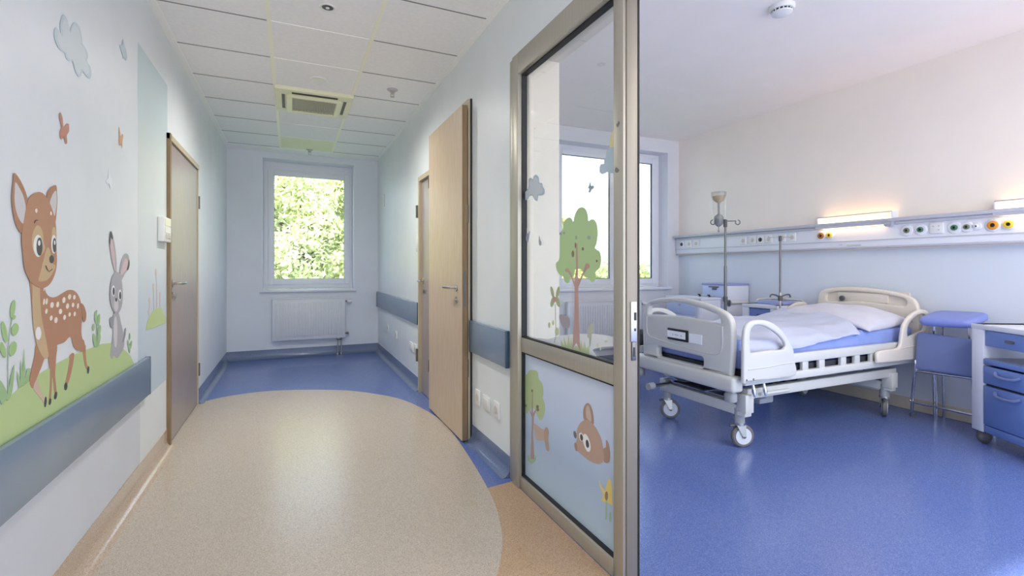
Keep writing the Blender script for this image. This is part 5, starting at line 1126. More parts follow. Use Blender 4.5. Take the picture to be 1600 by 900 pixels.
def castor(x, y, ang, parent, r=0.075, w=0.034, legtop=0.24):
    a = Vector((math.cos(ang), math.sin(ang), 0)); s = Vector((-math.sin(ang), math.cos(ang), 0))   # a: rolling direction
    c = Vector((x, y, 0.0)); wc = c - a*0.02 + Vector((0,0,r))
    b = newbm(); cyl(b, (x, y, 0.155), 0.034, legtop-0.155, n=20); leg = part('leg', b, M['bed_grey'], parent)
    b = newbm(); tube(b, [wc-s*w/2, wc-s*w/2*0.6, wc+s*w/2*0.6, wc+s*w/2], [r*0.9, r, r, r*0.9], 28); wh = part('wheel', b, M['tyre'], parent)
    b = newbm(); tube(b, [wc-s*(w/2+0.004), wc+s*(w/2+0.004)], r*0.72, 24); part('wheel_disc', b, M['hub'], wh)
    b = newbm(); tube(b, [wc-s*(w/2+0.014), wc+s*(w/2+0.014)], 0.012, 12); part('axle', b, M['castor'], wh)
    b = newbm()
    for q in (-1, 1):
        p0 = wc+s*q*(w/2+0.011); p1 = c+s*q*(w/2+0.008)+Vector((0,0,0.150)); d1 = a*0.018
        vs = []
        for off in (0, 0.004):
            vs += [b.verts.new(p0-d1*0.6+s*q*off), b.verts.new(p0+d1*0.6+s*q*off), b.verts.new(p1+d1*1.7+s*q*off), b.verts.new(p1-d1*1.7+s*q*off)]
        for f in ((0,1,2,3),(4,5,6,7),(0,1,5,4),(1,2,6,5),(2,3,7,6),(3,0,4,7)): b.faces.new([vs[i] for i in f])
    cyl(b, (x, y, 0.146), 0.036, 0.018, n=20)
    fk = part('castor_fork', b, M['steel'], parent, smooth=30)
    pb = c+a*0.03+Vector((0,0,0.145))
    b = newbm(); tube(b, [pb, pb+a*0.035+Vector((0,0,-0.004))], [0.012, 0.008], 10); part('brake_lever', b, M['castor'], fk)
castor(2.695, 2.305, math.radians(160), bed, legtop=0.26)
castor(2.70, 2.985, math.radians(150), bed, legtop=0.24)
castor(4.30, 2.300, math.radians(210), bed, legtop=0.26)
castor(4.30, 2.985, math.radians(190), bed, legtop=0.24)
# siderails
FRO = [(2.562,0.478),(2.562,0.608),(2.564,0.732),(2.578,0.808),(2.622,0.845),(2.704,0.852),(2.795,0.838),(2.879,0.799),(2.936,0.751),(2.984,0.70),(3.023,0.645),(3.038,0.571),(3.04,0.468),(2.80,0.462),(2.58,0.462)]
FRH = [(2.625,0.655),(2.619,0.741),(2.63,0.795),(2.665,0.816),(2.722,0.815),(2.795,0.792),(2.87,0.752),(2.927,0.706),(2.945,0.672),(2.927,0.65),(2.87,0.649),(2.776,0.652),(2.66,0.648)]
HRO = [(3.952,0.490),(3.956,0.552),(4.05,0.566),(4.198,0.568),(4.247,0.592),(4.264,0.667),(4.29,0.742),(4.371,0.808),(4.48,0.848),(4.575,0.850),(4.630,0.826),(4.642,0.765),(4.634,0.646),(4.622,0.478),(4.29,0.468),(3.99,0.474)]
HRH = [(4.342,0.652),(4.338,0.717),(4.375,0.761),(4.439,0.797),(4.50,0.814),(4.565,0.812),(4.590,0.783),(4.585,0.70),(4.494,0.677),(4.411,0.658)]
for y in (2.170, 3.168):
    s = part('side_guard', board([c3([(p+(0.06 if y > 3 else 0), q) for p, q in FRO]), c3([(p+(0.06 if y > 3 else 0), q) for p, q in FRH])], 0.028, 0.011, xz(y)), M['bed_white'], bed, label='siderail at the foot end')
    yy = y-0.014 if y < 2.6 else y+0.014
    b = newbm(); tube(b, [(2.60,yy,0.545),(2.78,yy,0.548),(2.9,yy,0.556),(3.03,yy,0.557)], 0.004, 6); part('moulded_rib', b, M['bed_white'], s)
    for x in (2.585, 2.645):
        b = newbm(); cyl(b, (x, yy-0.002, 0.482), 0.006, 0.004, 'y', 10); part('screw', b, M['castor'], s)
    s = part('side_guard', board([c3(HRO), c3(HRH)], 0.028, 0.011, xz(y)), M['bed_lamplit_cream'], bed, label='siderail at the head end with warm lamp tint in its cream')
    b = newbm(); tube(b, [(4.25,yy,0.565),(4.40,yy,0.572),(4.62,yy,0.575)], 0.004, 6); part('moulded_rib', b, M['bed_lamplit_cream'], s)

# mattress, duvet, pillow lie on the bed
b = newbm(); box(b, 2.63, 4.575, 2.236, 3.104, 0.519, 0.712, 0.035, 4)
me_o = solo('mattress', b, M['mattress'], 'blue covered mattress on the hospital bed', 'mattress')
def hsh(x, y): return math.sin(x*12.9898+y*78.233)*43758.5453 % 1.0
def sm(a, b_, x):
    t = max(0, min(1, (x-a)/(b_-a))); return t*t*(3-2*t)
def wr(x, y):
    return 0.009*math.sin(9*x+3.1*y+1.3*math.sin(4*y))+0.006*math.sin(17*y-6*x+2*math.sin(5*x))+0.0045*math.sin(25*x+13*y+3*math.sin(3*y))+0.003*math.sin(41*y+9*x+2*math.sin(7*x))
def duvet():
    bm = newbm(); nx, ny = 90, 56; G = []
    for i in range(nx+1):
        u = i/nx; row = []
        for j in range(ny+1):
            v = j/ny*2-1                                  # -1 near, +1 far
            x0 = 2.635; x1 = 4.02+0.10*math.sin(v*1.8+0.4)-0.12*(v < 0)*abs(v)**3
            x = x0+(x1-x0)*u
            half = 0.447; flat = 0.86
            if abs(v) < flat: y = half*v/flat*0.985; drop = 0
            else:
                q = (abs(v)-flat)/(1-flat); y = math.copysign(half*0.985+0.024*math.sin(q*PI/2), v)
                drop = q
            edge_bot = 0.632+0.075*sm(2.8, 3.9, x)
            top = 0.744+0.02*(1-v*v)+0.062*sm(3.55, 4.12, x)*(1-0.35*v*v)
            top += wr(x, y)*(0.5+0.5*sm(2.7, 3.2, x))
            top -= 0.045*sm(0.6, 0.9, abs(v))             # rounded shoulder
            endfall = sm(0.965, 1.0, u)*0.035
            footfall = (1-sm(0.0, 0.035, u))*0.07
            z = (top-endfall-footfall)*(1-drop)+edge_bot*drop if drop else top-endfall-footfall
            yy = 2.67+y+(0.006*math.sin(x*19)+0.004*math.sin(x*47+1))*drop
            row.append(bm.verts.new((x, yy, z)))
        G.append(row)
    for i in range(nx):
        for j in range(ny): bm.faces.new((G[i][j], G[i+1][j], G[i+1][j+1], G[i][j+1]))
    # turned under: rim back to the mattress top
    r = bmesh.ops.extrude_edge_only(bm, edges=[e for e in bm.edges if e.is_boundary])
    vs = [g for g in r['geom'] if isinstance(g, bmesh.types.BMVert)]
    for v in vs:
        v.co.x += (3.4-v.co.x)*0.02; v.co.y += (2.67-v.co.y)*0.03 if abs(v.co.y-2.67) < 0.44 else 0.0; v.co.z -= 0.012
    return bm
solo('duvet', duvet(), M['linen'], 'white rumpled duvet covering the hospital bed', 'duvet', smooth=180)
def pillow(cx, cy, cz, L, W, T, tilt, nm, label):
    bm = newbm(); n = 30; top = []; bot = []
    for s, G in ((1, top), (-1, bot)):
        for i in range(n+1):
            row = []
            for j in range(n+1):
                u = i/n*2-1; v = j/n*2-1
                k = (max(0, 1-abs(u)**2.6)*max(0, 1-abs(v)**2.6))**0.55
                pin = 1-0.05*(1-abs(v))*abs(u)**4
                x = u*L/2*(1-0.06*(1-v*v)*(abs(u) > 0.98)); y = v*W/2*(1-0.05*(1-u*u)*(abs(v) > 0.98))
                z = s*T/2*k
                if s > 0: z += (0.007*math.sin(7*u+3*v)+0.005*math.sin(9*v-4*u+1))*k
                z -= 0.060*abs(v)**3.2
                row.append(bm.verts.new((x, y, z)))
            G.append(row)
        for i in range(n):
            for j in range(n): bm.faces.new((G[i][j], G[i+1][j], G[i+1][j+1], G[i][j+1]))
    bmesh.ops.remove_doubles(bm, verts=bm.verts, dist=1e-4)
    bmesh.ops.transform(bm, verts=bm.verts, matrix=Matrix.Translation((cx, cy, cz)) @ Euler(tilt).to_matrix().to_4x4())
    return solo(nm, bm, M['pillow'], label, 'pillow', smooth=180)
pillow(4.215, 2.66, 0.787, 0.62, 0.90, 0.15, (0, math.radians(-4), math.radians(2)), 'pillow', 'plump white pillow at the head of the hospital bed')

# ================================================================== LOCKERS
def locker(label, loc, rot, w, d, tray=False, top=0.805, back_rail=True):
    """bedside locker: local +x into the depth, front on x = 0, left front corner at the origin, width along -y"""
    t = thing('bedside_locker', label, 'bedside locker', loc, rot)
    P = lambda nm, b, m, par=None, **k: part(nm, b, M[m], par or t, world=False, **k)
    pw = 0.09 if w > 0.5 else 0.075
    for nm, ya in (('side_panel', -pw), ('side_panel', -w)):
        b = newbm(); box(b, 0, d, ya, ya+pw*(1 if nm else 1), 0.088, top, 0.006); P(nm, b, 'locker_white', smooth=30)
    b = newbm(); box(b, -0.004, d, -w-0.002, 0.002, top-0.034, top, 0.006); P('top', b, 'locker_white', smooth=30)
    b = newbm(); box(b, d-0.02, d-0.005, -w+pw, -pw, 0.10, 0.60); P('back_panel', b, 'locker_white', smooth=0)
    y0, y1 = -w+pw+0.002, -pw-0.002
    b = newbm(); box(b, 0.012, 0.03, y0, y1, 0.665, top-0.04, 0.003); f = P('upper_drawer', b, 'locker_blue', smooth=30)
    b = newbm(); box(b, 0.004, 0.014, (y0+y1)/2-0.03, (y0+y1)/2+0.03, 0.705, 0.722, 0.003); P('latch', b, 'castor', f, smooth=30)
    b = newbm(); box(b, 0.0, d-0.03, y0, y1, 0.545, 0.58, 0.003); P('shelf', b, 'locker_blue', smooth=30)
    b = newbm(); box(b, 0.012, d-0.03, y0, y1, 0.58, 0.583); P('shelf_liner', b, 'shelf', smooth=0)
    for nm, za, zb in (('drawer', 0.418, 0.532), ('door', 0.145, 0.402)):
        b = newbm(); box(b, 0.0, 0.03, y0, y1, za, zb, 0.004); f = P(nm, b, 'locker_blue', smooth=30)
        b = newbm(); yc = (y0+y1)/2; zc = zb-0.045
        tube(b, cat([(-0.002,yc+0.085,zc+0.018),(-0.02,yc+0.06,zc),(-0.024,yc,zc-0.006),(-0.02,yc-0.06,zc),(-0.002,yc-0.085,zc+0.018)], 4, closed=False), [0.010]*17, 8); P('handle', b, 'uphol2', f)
    b = newbm(); box(b, 0.02, d-0.02, y0, y1, 0.10, 0.53); P('carcass', b, 'dark', smooth=0)
    b = newbm(); box(b, 0.003, d-0.02, y0, y1, 0.092, 0.14, 0.003); P('plinth', b, 'locker_blue', smooth=30)
    for x in (0.05, d-0.06):
        for y in (-0.04, -w+0.04):
            b = newbm(); lathe(b, [(0.0,-0.024),(0.026,-0.022),(0.042,-0.012),(0.046,0.0),(0.042,0.012),(0.026,0.022),(0.0,0.024)], (x, y, 0.046), 'y', 20); c = P('castor', b, 'castor')
            b = newbm(); cyl(b, (x, y, 0.06), 0.014, 0.03, n=10); P('castor_stem', b, 'darksteel', c)
    # rail along the back of the top, with a folded blue tray
    b = newbm(); tube(b, cat([(d-0.03,-0.02,top),(d-0.03,-0.02,top+0.03),(d-0.03,-0.05,top+0.042),(d-0.03,-w/2,top+0.044),(d-0.03,-w+0.05,top+0.042),(d-0.03,-w+0.02,top+0.03),(d-0.03,-w+0.02,top)], 3, closed=False), 0.010, 8); P('top_rail', b, 'bed_white')
    b = newbm(); tube(b, [(d-0.03,-0.15,top+0.044),(d-0.03,-0.19,top+0.044)], 0.014, 10); P('rail_clip', b, 'oak_frame', label='tan rail clip')
    if tray:
        b = newbm(); box(b, 0.12, d-0.05, -w+0.02, -0.07, top+0.001, top+0.03, 0.008); P('folded_tray', b, 'lilac', smooth=30)
        b = newbm(); tube(b, cat([(0.20,-0.005,top+0.004),(0.22,-0.01,top+0.035),(0.26,-0.05,top+0.045),(0.28,-0.10,top+0.05)], 4, closed=False), 0.010, 8); P('tray_handle', b, 'bed_white')
    return t
locker('white and blue bedside locker turned toward the bed at the right edge', (4.235, 1.730, 0), math.radians(-29.7), 0.54, 0.42)
locker('white and blue bedside locker just behind the bed, with a lilac folded tray', (4.25, 3.60, 0), 0, 0.395, 0.44, tray=True, top=0.815)

# grey white locker A (drawer front to the room)
t = thing('bedside_locker', 'pale white locker seen through the footboard opening, below the window corner', 'bedside locker', (4.05, 4.49, 0))
b = newbm(); box(b, 4.055, 4.345, 3.96, 4.49, 0.09, 0.83, 0.006); part('carcass', b, M['locker_white'], t, smooth=30)
b = newbm(); box(b, 4.04, 4.348, 3.952, 4.498, 0.83, 0.855, 0.006); part('top', b, M['locker_white'], t, smooth=30)
for z0, z1 in ((0.66, 0.815), (0.12, 0.645)):
    b = newbm(); box(b, 4.04, 4.056, 4.05, 4.47, z0, z1, 0.004); f = part('drawer' if z0 > 0.5 else 'door', b, M['locker_pale'], t, smooth=30)
    b = newbm(); lathe(b, [(0.0,4.018),(0.014,4.02),(0.014,4.028),(0.007,4.032),(0.007,4.041)], (0,4.26,z1-0.05), 'x', 14); part('knob', b, M['steel'], f)
b = newbm(); cyl(b, (4.06, 3.985, 0.09), 0.022, 0.735, n=16); part('corner_post', b, M['locker_white'], t)
for y in (4.08, 4.22):
    b = newbm(); cyl(b, (4.30, y, 0.854), 0.012, 0.025, n=12); tube(b, [(4.30,y,0.876),(4.27,y,0.878)], 0.006, 8); part('rail_bracket', b, M['dark'], t)
b = newbm(); tube(b, [(4.30,4.0,0.872),(4.30,4.30,0.872)], 0.005, 8); part('top_rail', b, M['steel'], t)
for x in (4.1, 4.3):
    for y in (4.0, 4.45):
        b = newbm(); lathe(b, [(0.0,-0.022),(0.030,-0.02),(0.046,0.0),(0.030,0.02),(0.0,0.022)], (x, y, 0.046), 'y', 16); part('castor', b, M['castor'], t)
# tall white locker B with a separate blue topped box on it
t = thing('tall_locker', 'grey white locker against the wall carrying the blue lidded box', 'bedside locker', (4.37, 4.25, 0))
b = newbm(); box(b, 4.37, 4.70, 3.89, 4.25, 0.09, 0.785, 0.006); part('carcass', b, M['locker_white'], t, smooth=30)
b = newbm(); box(b, 4.36, 4.371, 3.91, 4.23, 0.12, 0.77, 0.003); f = part('door', b, M['locker_pale'], t, smooth=30)
b = newbm(); cyl(b, (4.356, 4.07, 0.70), 0.012, 0.006, 'x', 12); part('knob', b, M['steel'], f)
b = newbm(); tube(b, [(4.40,3.875,0.80),(4.66,3.875,0.80)], 0.016, 10); cyl(b, (4.41,3.865,0.80), 0.008, 0.03, 'y', 8); cyl(b, (4.65,3.865,0.80), 0.008, 0.03, 'y', 8); part('side_rail', b, M['bed_lamplit_cream'], t, label='cream side rail')
b = newbm(); box(b, 4.365, 4.395, 3.87, 3.892, 0.76, 0.83, 0.004); part('rail_bracket', b, M['castor'], t, smooth=30)
for x in (4.42, 4.65):
    for y in (3.94, 4.20):
        b = newbm(); lathe(b, [(0.0,-0.02),(0.030,-0.018),(0.046,0.0),(0.030,0.018),(0.0,0.02)], (x, y, 0.046), 'y', 16); part('castor', b, M['castor'], t)
t = thing('drawer_box', 'white box with blue lid and drawer on the tall locker', 'drawer box', (4.37, 4.25, 0.786))
b = newbm(); box(b, 4.37, 4.70, 3.893, 4.25, 0.787, 0.985, 0.005); part('carcass', b, M['locker_white'], t, smooth=30)
b = newbm(); box(b, 4.362, 4.705, 3.888, 4.256, 0.985, 1.008, 0.005); part('lid', b, M['lilac'], t, smooth=30)
b = newbm(); box(b, 4.358, 4.371, 3.91, 4.235, 0.845, 0.975, 0.004); f = part('drawer', b, M['locker_pale'], t, smooth=30, label='pale blue drawer front')
b = newbm(); box(b, 4.345, 4.36, 4.0, 4.14, 0.962, 0.975, 0.003); box(b, 4.348, 4.36, 4.03, 4.09, 0.935, 0.955, 0.003); part('latch', b, M['castor'], f, smooth=30)

# ================================================================== IV POLES
t = thing('drip_stand', 'steel drip stand with two hooks behind the bed foot', 'drip stand', (3.9, 3.5, 0))
b = newbm(); tube(b, [(3.9,3.5,0.10),(3.9,3.5,1.20)], 0.014, 12); part('lower_tube', b, M['darksteel'], t)
b = newbm(); tube(b, [(3.9,3.5,1.15),(3.9,3.5,1.64)], 0.010, 12); part('upper_tube', b, M['darksteel'], t)
b = newbm(); cyl(b, (3.9,3.5,0.85), 0.022, 0.05, n=14, bev=0.004); part('height_clamp', b, M['castor'], t)
b = newbm(); cyl(b, (3.9,3.5,1.585), 0.018, 0.075, n=14, bev=0.004); part('hook_boss', b, M['castor'], t)
ux, uy = 0.9106, -0.4133
for s in (-1, 1):
    R = 0.023; pts = [(0, 0), (0.04, 0), (0.10, 0.001)]
    cx = 0.122
    pts += [(cx+R*math.cos(math.radians(a)), -0.012+R*math.sin(math.radians(a))) for a in ([150,200,250,300,350,40,85] if s > 0 else [150,200,250,300,350,40,85])]
    b = newbm(); tube(b, cat([(3.9+ux*s*p, 3.5+uy*s*p, 1.645+q) for p, q in pts], 3, closed=False), 0.0048, 8); part('hook', b, M['darksteel'], t)
for k in range(5):
    a = 2*PI*k/5+0.3; b = newbm(); ex, ey = 3.9+0.25*math.cos(a), 3.5+0.25*math.sin(a)
    tube(b, [(3.9,3.5,0.11),(3.9+0.12*math.cos(a),3.5+0.12*math.sin(a),0.10),(ex,ey,0.075)], [0.014,0.012,0.010], 8); lg = part('base_leg', b, M['darksteel'], t)
    b = newbm(); lathe(b, [(0.0,-0.014),(0.026,-0.012),(0.03,0.0),(0.026,0.012),(0.0,0.014)], (ex, ey, 0.031), 'y', 14); tube(b, [(ex,ey,0.05),(ex,ey,0.078)], 0.006, 6); part('castor', b, M['castor'], lg)
# drip bottle basket hanging on the left hook
bx, by = 3.9-ux*0.065, 3.5-uy*0.065
t = thing('drip_bottle', 'clear drip bottle with cream filling hung on the drip stand', 'drip bottle', (bx, by, 1.58))
b = newbm(); lathe(b, [(0.066,1.66),(0.070,1.66),(0.070,1.925),(0.066,1.925)], (bx, by, 0), 'z', 28)
part('sleeve', b, M['bag'], t)
b = newbm(); lathe(b, [(0.066,1.895),(0.072,1.895),(0.073,1.93),(0.067,1.93)], (bx, by, 0), 'z', 28); part('collar', b, M['bag'], t)
b = newbm(); lathe(b, [(0.0,1.892),(0.060,1.890),(0.058,1.872),(0.040,1.842),(0.014,1.825),(0.0,1.824)], (bx, by, 0), 'z', 24); part('bottle_base', b, M['drip'], t, label='cream liquid')
b = newbm(); tube(b, [(bx,by,1.83),(bx,by,1.79),(bx,by,1.71)], [0.012,0.010,0.010], 14); part('neck', b, M['dripgrey'], t)
b = newbm(); lathe(b, [(0.010,1.715),(0.034,1.70),(0.044,1.68),(0.044,1.625),(0.03,1.605),(0.012,1.59),(0.0,1.588)], (bx, by, 0), 'z', 24); part('drip_chamber', b, M['dripgrey'], t)
b = newbm(); tube(b, [(bx,by,1.592),(bx,by,1.55)], 0.004, 8); cyl(b, (bx,by,1.535), 0.008, 0.018, n=10); part('tube', b, M['dripgrey'], t)
t = thing('drip_pole', 'slim steel drip pole with plain cross bar at the bed head', 'drip pole', (4.2, 3.132, 0.606))
b = newbm(); tube(b, [(4.2,3.132,0.607),(4.2,3.132,0.95)], 0.0115, 12); part('lower_tube', b, M['steel'], t)
b = newbm(); tube(b, [(4.2,3.132,0.93),(4.2,3.132,1.475)], 0.0085, 12); part('upper_tube', b, M['darksteel'], t)
b = newbm(); cyl(b, (4.2,3.132,1.435), 0.014, 0.05, n=12, bev=0.003); part('hook_boss', b, M['castor'], t)
b = newbm(); tube(b, [(4.2-ux*0.115,3.132-uy*0.115,1.478),(4.2-ux*0.1,3.132-uy*0.1,1.472),(4.2+ux*0.1,3.132+uy*0.1,1.472),(4.2+ux*0.115,3.132+uy*0.115,1.478)], 0.0045, 8); part('cross_bar', b, M['steel'], t)
b = newbm(); cyl(b, (4.2,3.132,0.872), 0.02, 0.05, n=14, bev=0.004); cl = part('clamp', b, M['castor'], t)
for s in (-1, 1):
    b = newbm(); tube(b, cat([(4.2,3.132,0.90),(4.2+ux*s*0.04,3.132+uy*s*0.04,0.925),(4.2+ux*s*0.085,3.132+uy*s*0.085,0.93),(4.2+ux*s*0.095,3.132+uy*s*0.095,0.905)], 4, closed=False), 0.007, 8); part('clamp_hook', b, M['castor'], cl)

# ================================================================== CHAIR AND STOOLS
ch = thing('folding_chair', 'slate blue folded chair on a chrome frame between bed and locker', 'chair', (4.45, 1.97, 0))
b = newbm()
lp = rnd([(1.765,0.405),(1.765,0.672),(2.125,0.690),(2.135,0.402)], 0.03)
part('folded_panel', board([[(p[0],p[1]) for p in lp]], 0.034, 0.014, lambda u, v, w: (4.395+w+0.03*(v-0.40), u, v)), M['uphol2'], ch)
b.free()
b = newbm(); tube(b, [(4.40,1.76,0.398),(4.40,2.135,0.386)], 0.010, 10); part('cross_bar', b, M['chrome'], ch)
for y, dy in ((2.135, 0.075), (1.762, 0.03)):
    b = newbm(); tube(b, cat([(4.39,y,0.47),(4.395,y,0.40),(4.45,y+dy*0.6,0.20),(4.50,y+dy,0.012)], 4, closed=False), 0.011, 10); lg = part('leg', b, M['chrome'], ch)
    b = newbm(); cyl(b, (4.50, y+dy, 0.0), 0.016, 0.03, n=12); part('foot_cap', b, M['castor'], lg)
b = newbm(); tube(b, cat([(4.462,2.205,0.135),(4.46,2.17,0.125),(4.45,1.95,0.128),(4.445,1.80,0.13),(4.445,1.79,0.16)], 3, closed=False), 0.009, 10); part('stretcher', b, M['chrome'], ch)
for y in (2.12, 1.775):
    b = newbm(); tube(b, cat([(4.40,y,0.392),(4.60,y,0.398),(4.645,y,0.37),(4.655,y,0.2),(4.66,y,0.003)], 3, closed=False), 0.010, 10); part('leg', b, M['chrome'], ch)
st = thing('stool', 'padded lilac blue stool seat standing taller behind the folded chair', 'stool', (4.52, 1.96, 0))
b = newbm(); n = 8
lp = rnd([(-0.17,-0.165),(0.17,-0.165),(0.17,0.165),(-0.17,0.165)], 0.085, 6)
bb = board([[(p[0],p[1]) for p in lp]], 0.06, 0.026, lambda u, v, w: (u, v, w))
bmesh.ops.transform(bb, verts=bb.verts, matrix=Matrix.Translation((4.50,1.945,0.80)) @ Euler((math.radians(-1), math.radians(-9), math.radians(4))).to_matrix().to_4x4())
part('seat', bb, M['uphol'], st); b.free()
for (x, y) in ((4.47,2.05),(4.47,1.84),(4.62,2.06),(4.62,1.82)):
    b = newbm(); tube(b, [(x,y,0.772),(x+0.02,y+(0.01 if y > 2 else -0.01),0.43),(x+0.055,y+(0.02 if y > 2 else -0.02),0.002)], 0.009, 10); part('leg', b, M['chrome'], st)
b = newbm(); tube(b, [(4.47,2.05,0.755),(4.47,1.84,0.75),(4.62,1.82,0.765),(4.62,2.06,0.77)], 0.008, 8, closed=True); part('seat_frame', b, M['chrome'], st)

# low black stool by the window, glimpsed left of the footboard
t = thing('low_stool', 'low black padded stool near the ward window, glimpsed beside the footboard', 'stool', (3.75, 4.68, 0))
b = newbm(); lathe(b, [(0.0,0.28),(0.14,0.28),(0.165,0.295),(0.17,0.36),(0.16,0.42),(0.12,0.44),(0.0,0.44)], (3.75,4.68,0), 'z', 32); part('seat', b, M['black'], t)
b = newbm(); lathe(b, [(0.0,0.262),(0.15,0.262),(0.15,0.28),(0.0,0.28)], (3.75,4.68,0), 'z', 32); part('seat_plate', b, M['oak_frame'], t)
for k in range(4):
    a = PI/4+PI/2*k; b = newbm(); tube(b, [(3.75+0.10*math.cos(a),4.68+0.10*math.sin(a),0.265),(3.75+0.15*math.cos(a),4.68+0.15*math.sin(a),0.002)], 0.011, 10); part('leg', b, M['steel'], t)

# ================================================================== OUTSIDE
b = newbm(); box(b, -40, 60, 7.5, 70, -3.3, -3.0); struct('ground', b, M['lawn'], label='lawn outside the windows')
def tree(x, y, r, h0, h1, n, leaf, m, label, seed):
    rn = random.Random(seed)
    t = thing('tree', label, 'tree', (x, y, -3.0))
    b = newbm(); hc = (h0+h1)/2
    tube(b, [(x,y,-3.0),(x+0.05,y,h0*0.5-1.5),(x,y,h0+0.4),(x+0.1,y+0.1,h1-0.8)], [0.06*r+0.06,0.05*r+0.04,0.04*r+0.03,0.02], 10)
    for k in range(7):
        a = rn.random()*2*PI; z = h0+(h1-h0)*(0.1+0.1*k); q = r*0.6
        tube(b, [(x,y,z),(x+math.cos(a)*q*0.5,y+math.sin(a)*q*0.5,z+0.25*q),(x+math.cos(a)*q,y+math.sin(a)*q,z+0.6*q)], [0.03*r+0.01,0.02*r+0.01,0.01], 6)
    part('trunk', b, M['bark'], t)
    cl = []
    for k in range(46):
        while True:
            p = Vector((rn.uniform(-1,1), rn.uniform(-1,1), rn.uniform(-1,1)))
            if 0.25 < p.length < 1: break
        cl.append((Vector((x+p.x*r*0.86, y+p.y*r*0.86, hc+p.z*(h1-h0)*0.45)), r*rn.uniform(0.2,0.36)))
    V = []; F = []
    for i in range(n):
        c, cr = cl[rn.randrange(len(cl))]
        d = Vector((rn.gauss(0,1), rn.gauss(0,1), rn.gauss(0,1))).normalized()
        p = c+d*cr*rn.uniform(0.6,1.05)
        s = leaf*rn.uniform(0.6,1.25)
        nrm = (d+Vector((0,0,0.5))+Vector((rn.gauss(0,.5), rn.gauss(0,.5), rn.gauss(0,.5)))).normalized()
        u = nrm.orthogonal().normalized(); u.rotate(Matrix.Rotation(rn.random()*2*PI, 3, nrm)); v = nrm.cross(u)
        k = len(V)
        V += [p-u*s, p+v*s*0.42-u*s*0.15-nrm*s*0.12, p+u*s-nrm*s*0.25, p-v*s*0.42-u*s*0.15-nrm*s*0.12]
        F += [(k,k+1,k+2), (k,k+2,k+3)]
    me = bpy.data.meshes.new('foliage'); me.from_pydata([tuple(v) for v in V], [], F); me.update()
    link('foliage', me, m, t)
tree(0.45, 13.2, 2.1, -1.2, 4.0, 42000, 0.085, M['leaf1'], 'large broad leaved tree filling the corridor end window', 1)
tree(-4.5, 21.0, 2.8, -2.0, 3.6, 20000, 0.13, M['leaf2'], 'dull green tree behind and left of the large tree', 2)
tree(2.4, 22.5, 2.9, -2.0, 4.4, 20000, 0.13, M['leaf2'], 'dull green tree behind and right of the large tree', 3)
tree(13.2, 24.0, 2.2, -2.4, 4.6, 7000, 0.2, M['leaf3'], 'yellowing tree beyond the left part of the ward window', 4)
tree(18.0, 26.5, 2.6, -2.5, 1.75, 7000, 0.2, M['leaf1'], 'low green tree beyond the middle of the ward window', 5)
tree(22.6, 30.0, 2.8, -2.5, 2.3, 7000, 0.2, M['leaf2'], 'dull tree beyond the mullion of the ward window', 6)
tree(28.9, 27.0, 3.0, -2.5, 2.1, 7000, 0.2, M['leaf1'], 'low green tree beyond the right part of the ward window', 7)

# ================================================================== LIGHT AND CAMERA
w = bpy.data.worlds.new('sky'); SC.world = w; w.use_nodes = True
nt = w.node_tree; bg = nt.nodes['Background']
tc = nt.nodes.new('ShaderNodeTexCoord'); sp = nt.nodes.new('ShaderNodeSeparateXYZ'); nt.links.new(tc.outputs['Generated'], sp.inputs[0])
rp = nt.nodes.new('ShaderNodeValToRGB'); e = rp.color_ramp.elements
e[0].position = 0.0; e[0].color = lin((236,241,248)); e[1].position = 0.5; e[1].color = lin((196,220,250)); e.new(0.12).color = lin((216,233,252))
nt.links.new(sp.outputs['Z'], rp.inputs['Fac']); nt.links.new(rp.outputs['Color'], bg.inputs['Color'])
bg.inputs['Strength'].default_value = SKY

s = bpy.data.lights.new('sun', 'SUN'); s.energy = SUN; s.angle = math.radians(2); s.color = (1.0, 0.95, 0.86)
so = bpy.data.objects.new('sun', s); COL.objects.link(so)
so.rotation_euler = Vector((0.25, 0.65, -0.72)).to_track_quat('-Z', 'Y').to_euler()

for x, y, pw_, cone in ((0.194, 3.037, DW*0.3, 128), (0.198, 4.225, DW*2.0, 168)):  # fill spots: in the recessed downlight, and one added under the unlit disc
    l = bpy.data.lights.new('lamp', 'SPOT'); l.energy = pw_; l.spot_size = math.radians(cone); l.spot_blend = 1.0; l.shadow_soft_size = 0.03; l.color = (1.0, 0.97, 0.92)
    lo = bpy.data.objects.new('lamp', l); COL.objects.link(lo); lo.location = (x, y, HC-0.012)
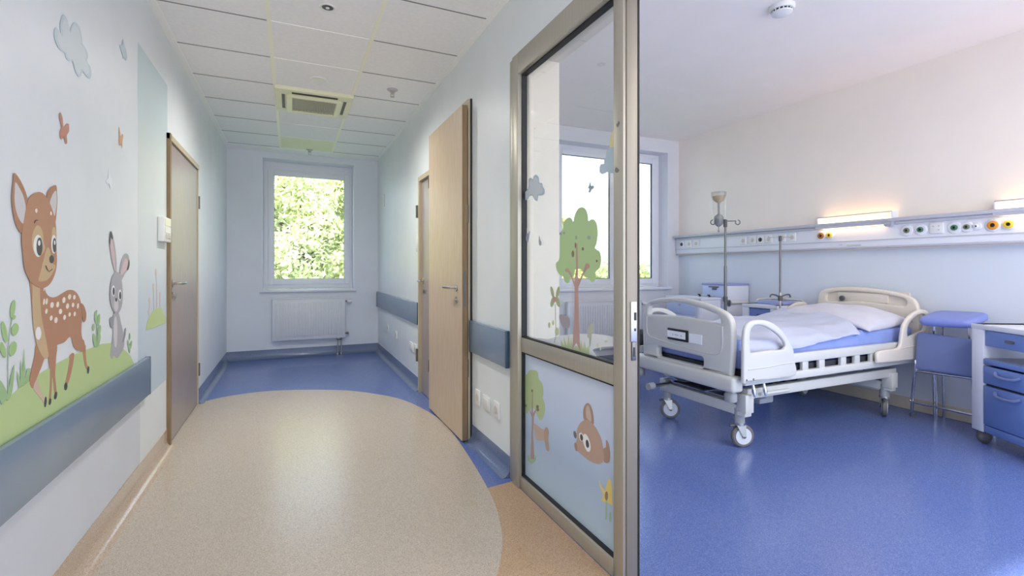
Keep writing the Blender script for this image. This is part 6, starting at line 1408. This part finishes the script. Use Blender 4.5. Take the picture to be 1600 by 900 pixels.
# unseen ceiling luminaires added as fill for corridor and ward
def fill_troffer(x, y, z, sx, sy, watt, label, col=(1.0, 0.97, 0.93)):
    t = thing('fill_luminaire', label, 'ceiling light', (x, y, z-0.03))
    b = newbm(); f = 0.02
    box(b, x-sx/2, x-sx/2+f, y-sy/2, y+sy/2, z-0.03, z, 0.003); box(b, x+sx/2-f, x+sx/2, y-sy/2, y+sy/2, z-0.03, z, 0.003)
    box(b, x-sx/2+f, x+sx/2-f, y-sy/2, y-sy/2+f, z-0.03, z, 0.003); box(b, x-sx/2+f, x+sx/2-f, y+sy/2-f, y+sy/2, z-0.03, z, 0.003)
    part('frame', b, M['tbar'], t, smooth=30)
    b = newbm(); box(b, x-sx/2+f, x+sx/2-f, y-sy/2+f, y+sy/2-f, z-0.012, z-0.004); part('diffuser', b, M['plastic'], t, smooth=0)
    l = bpy.data.lights.new('lamp', 'AREA'); l.shape = 'RECTANGLE'; l.size = sx-2*f; l.size_y = sy-2*f; l.energy = watt; l.color = col
    lo = bpy.data.objects.new('lamp', l); COL.objects.link(lo); lo.location = (x, y, z-0.014)
for y in (1.35, 0.2, -0.95):
    fill_troffer(0.1825, y, HC, 0.57, 0.57, CW, 'added square corridor fill light out of view, at %s of the row' % {1.35: 'the front', 0.2: 'the middle', -0.95: 'the back'}[y])
for x, y in ((2.7, 0.3), (3.3, 0.0), (2.0, -0.9), (3.6, -1.0)):
    fill_troffer(x, y, HR, 0.30, 1.2, WW, col=(1.0,0.90,0.78), label= 'added long ward fill light out of view, %s' % {(2.7, 0.3): 'nearest the doorway', (3.3, 0.0): 'toward the headwall', (2.0, -0.9): 'rear corridor side', (3.6, -1.0): 'rear headwall side'}[(x, y)])

cd = bpy.data.cameras.new('camera'); co = bpy.data.objects.new('camera', cd); COL.objects.link(co)
cd.sensor_fit = 'HORIZONTAL'; cd.sensor_width = 36.0; cd.lens = 17.1
cd.shift_y = -31.0/1600.0; cd.shift_x = 0.0
co.location = (0, 0, 1.18); co.rotation_euler = (math.radians(90), 0, -math.radians(24.4155))
cd.clip_start = 0.05; cd.clip_end = 200
SC.camera = co

SC.view_settings.view_transform = 'Standard'; SC.view_settings.look = 'None'
SC.view_settings.gamma = 1.0; SC.view_settings.use_curve_mapping = False
SC.view_settings.exposure = EXPO
SC.cycles.transparent_max_bounces = 24; SC.cycles.max_bounces = 16; SC.cycles.diffuse_bounces = 12
SC.cycles.use_denoising = True; SC.cycles.sample_clamp_indirect = 8.0
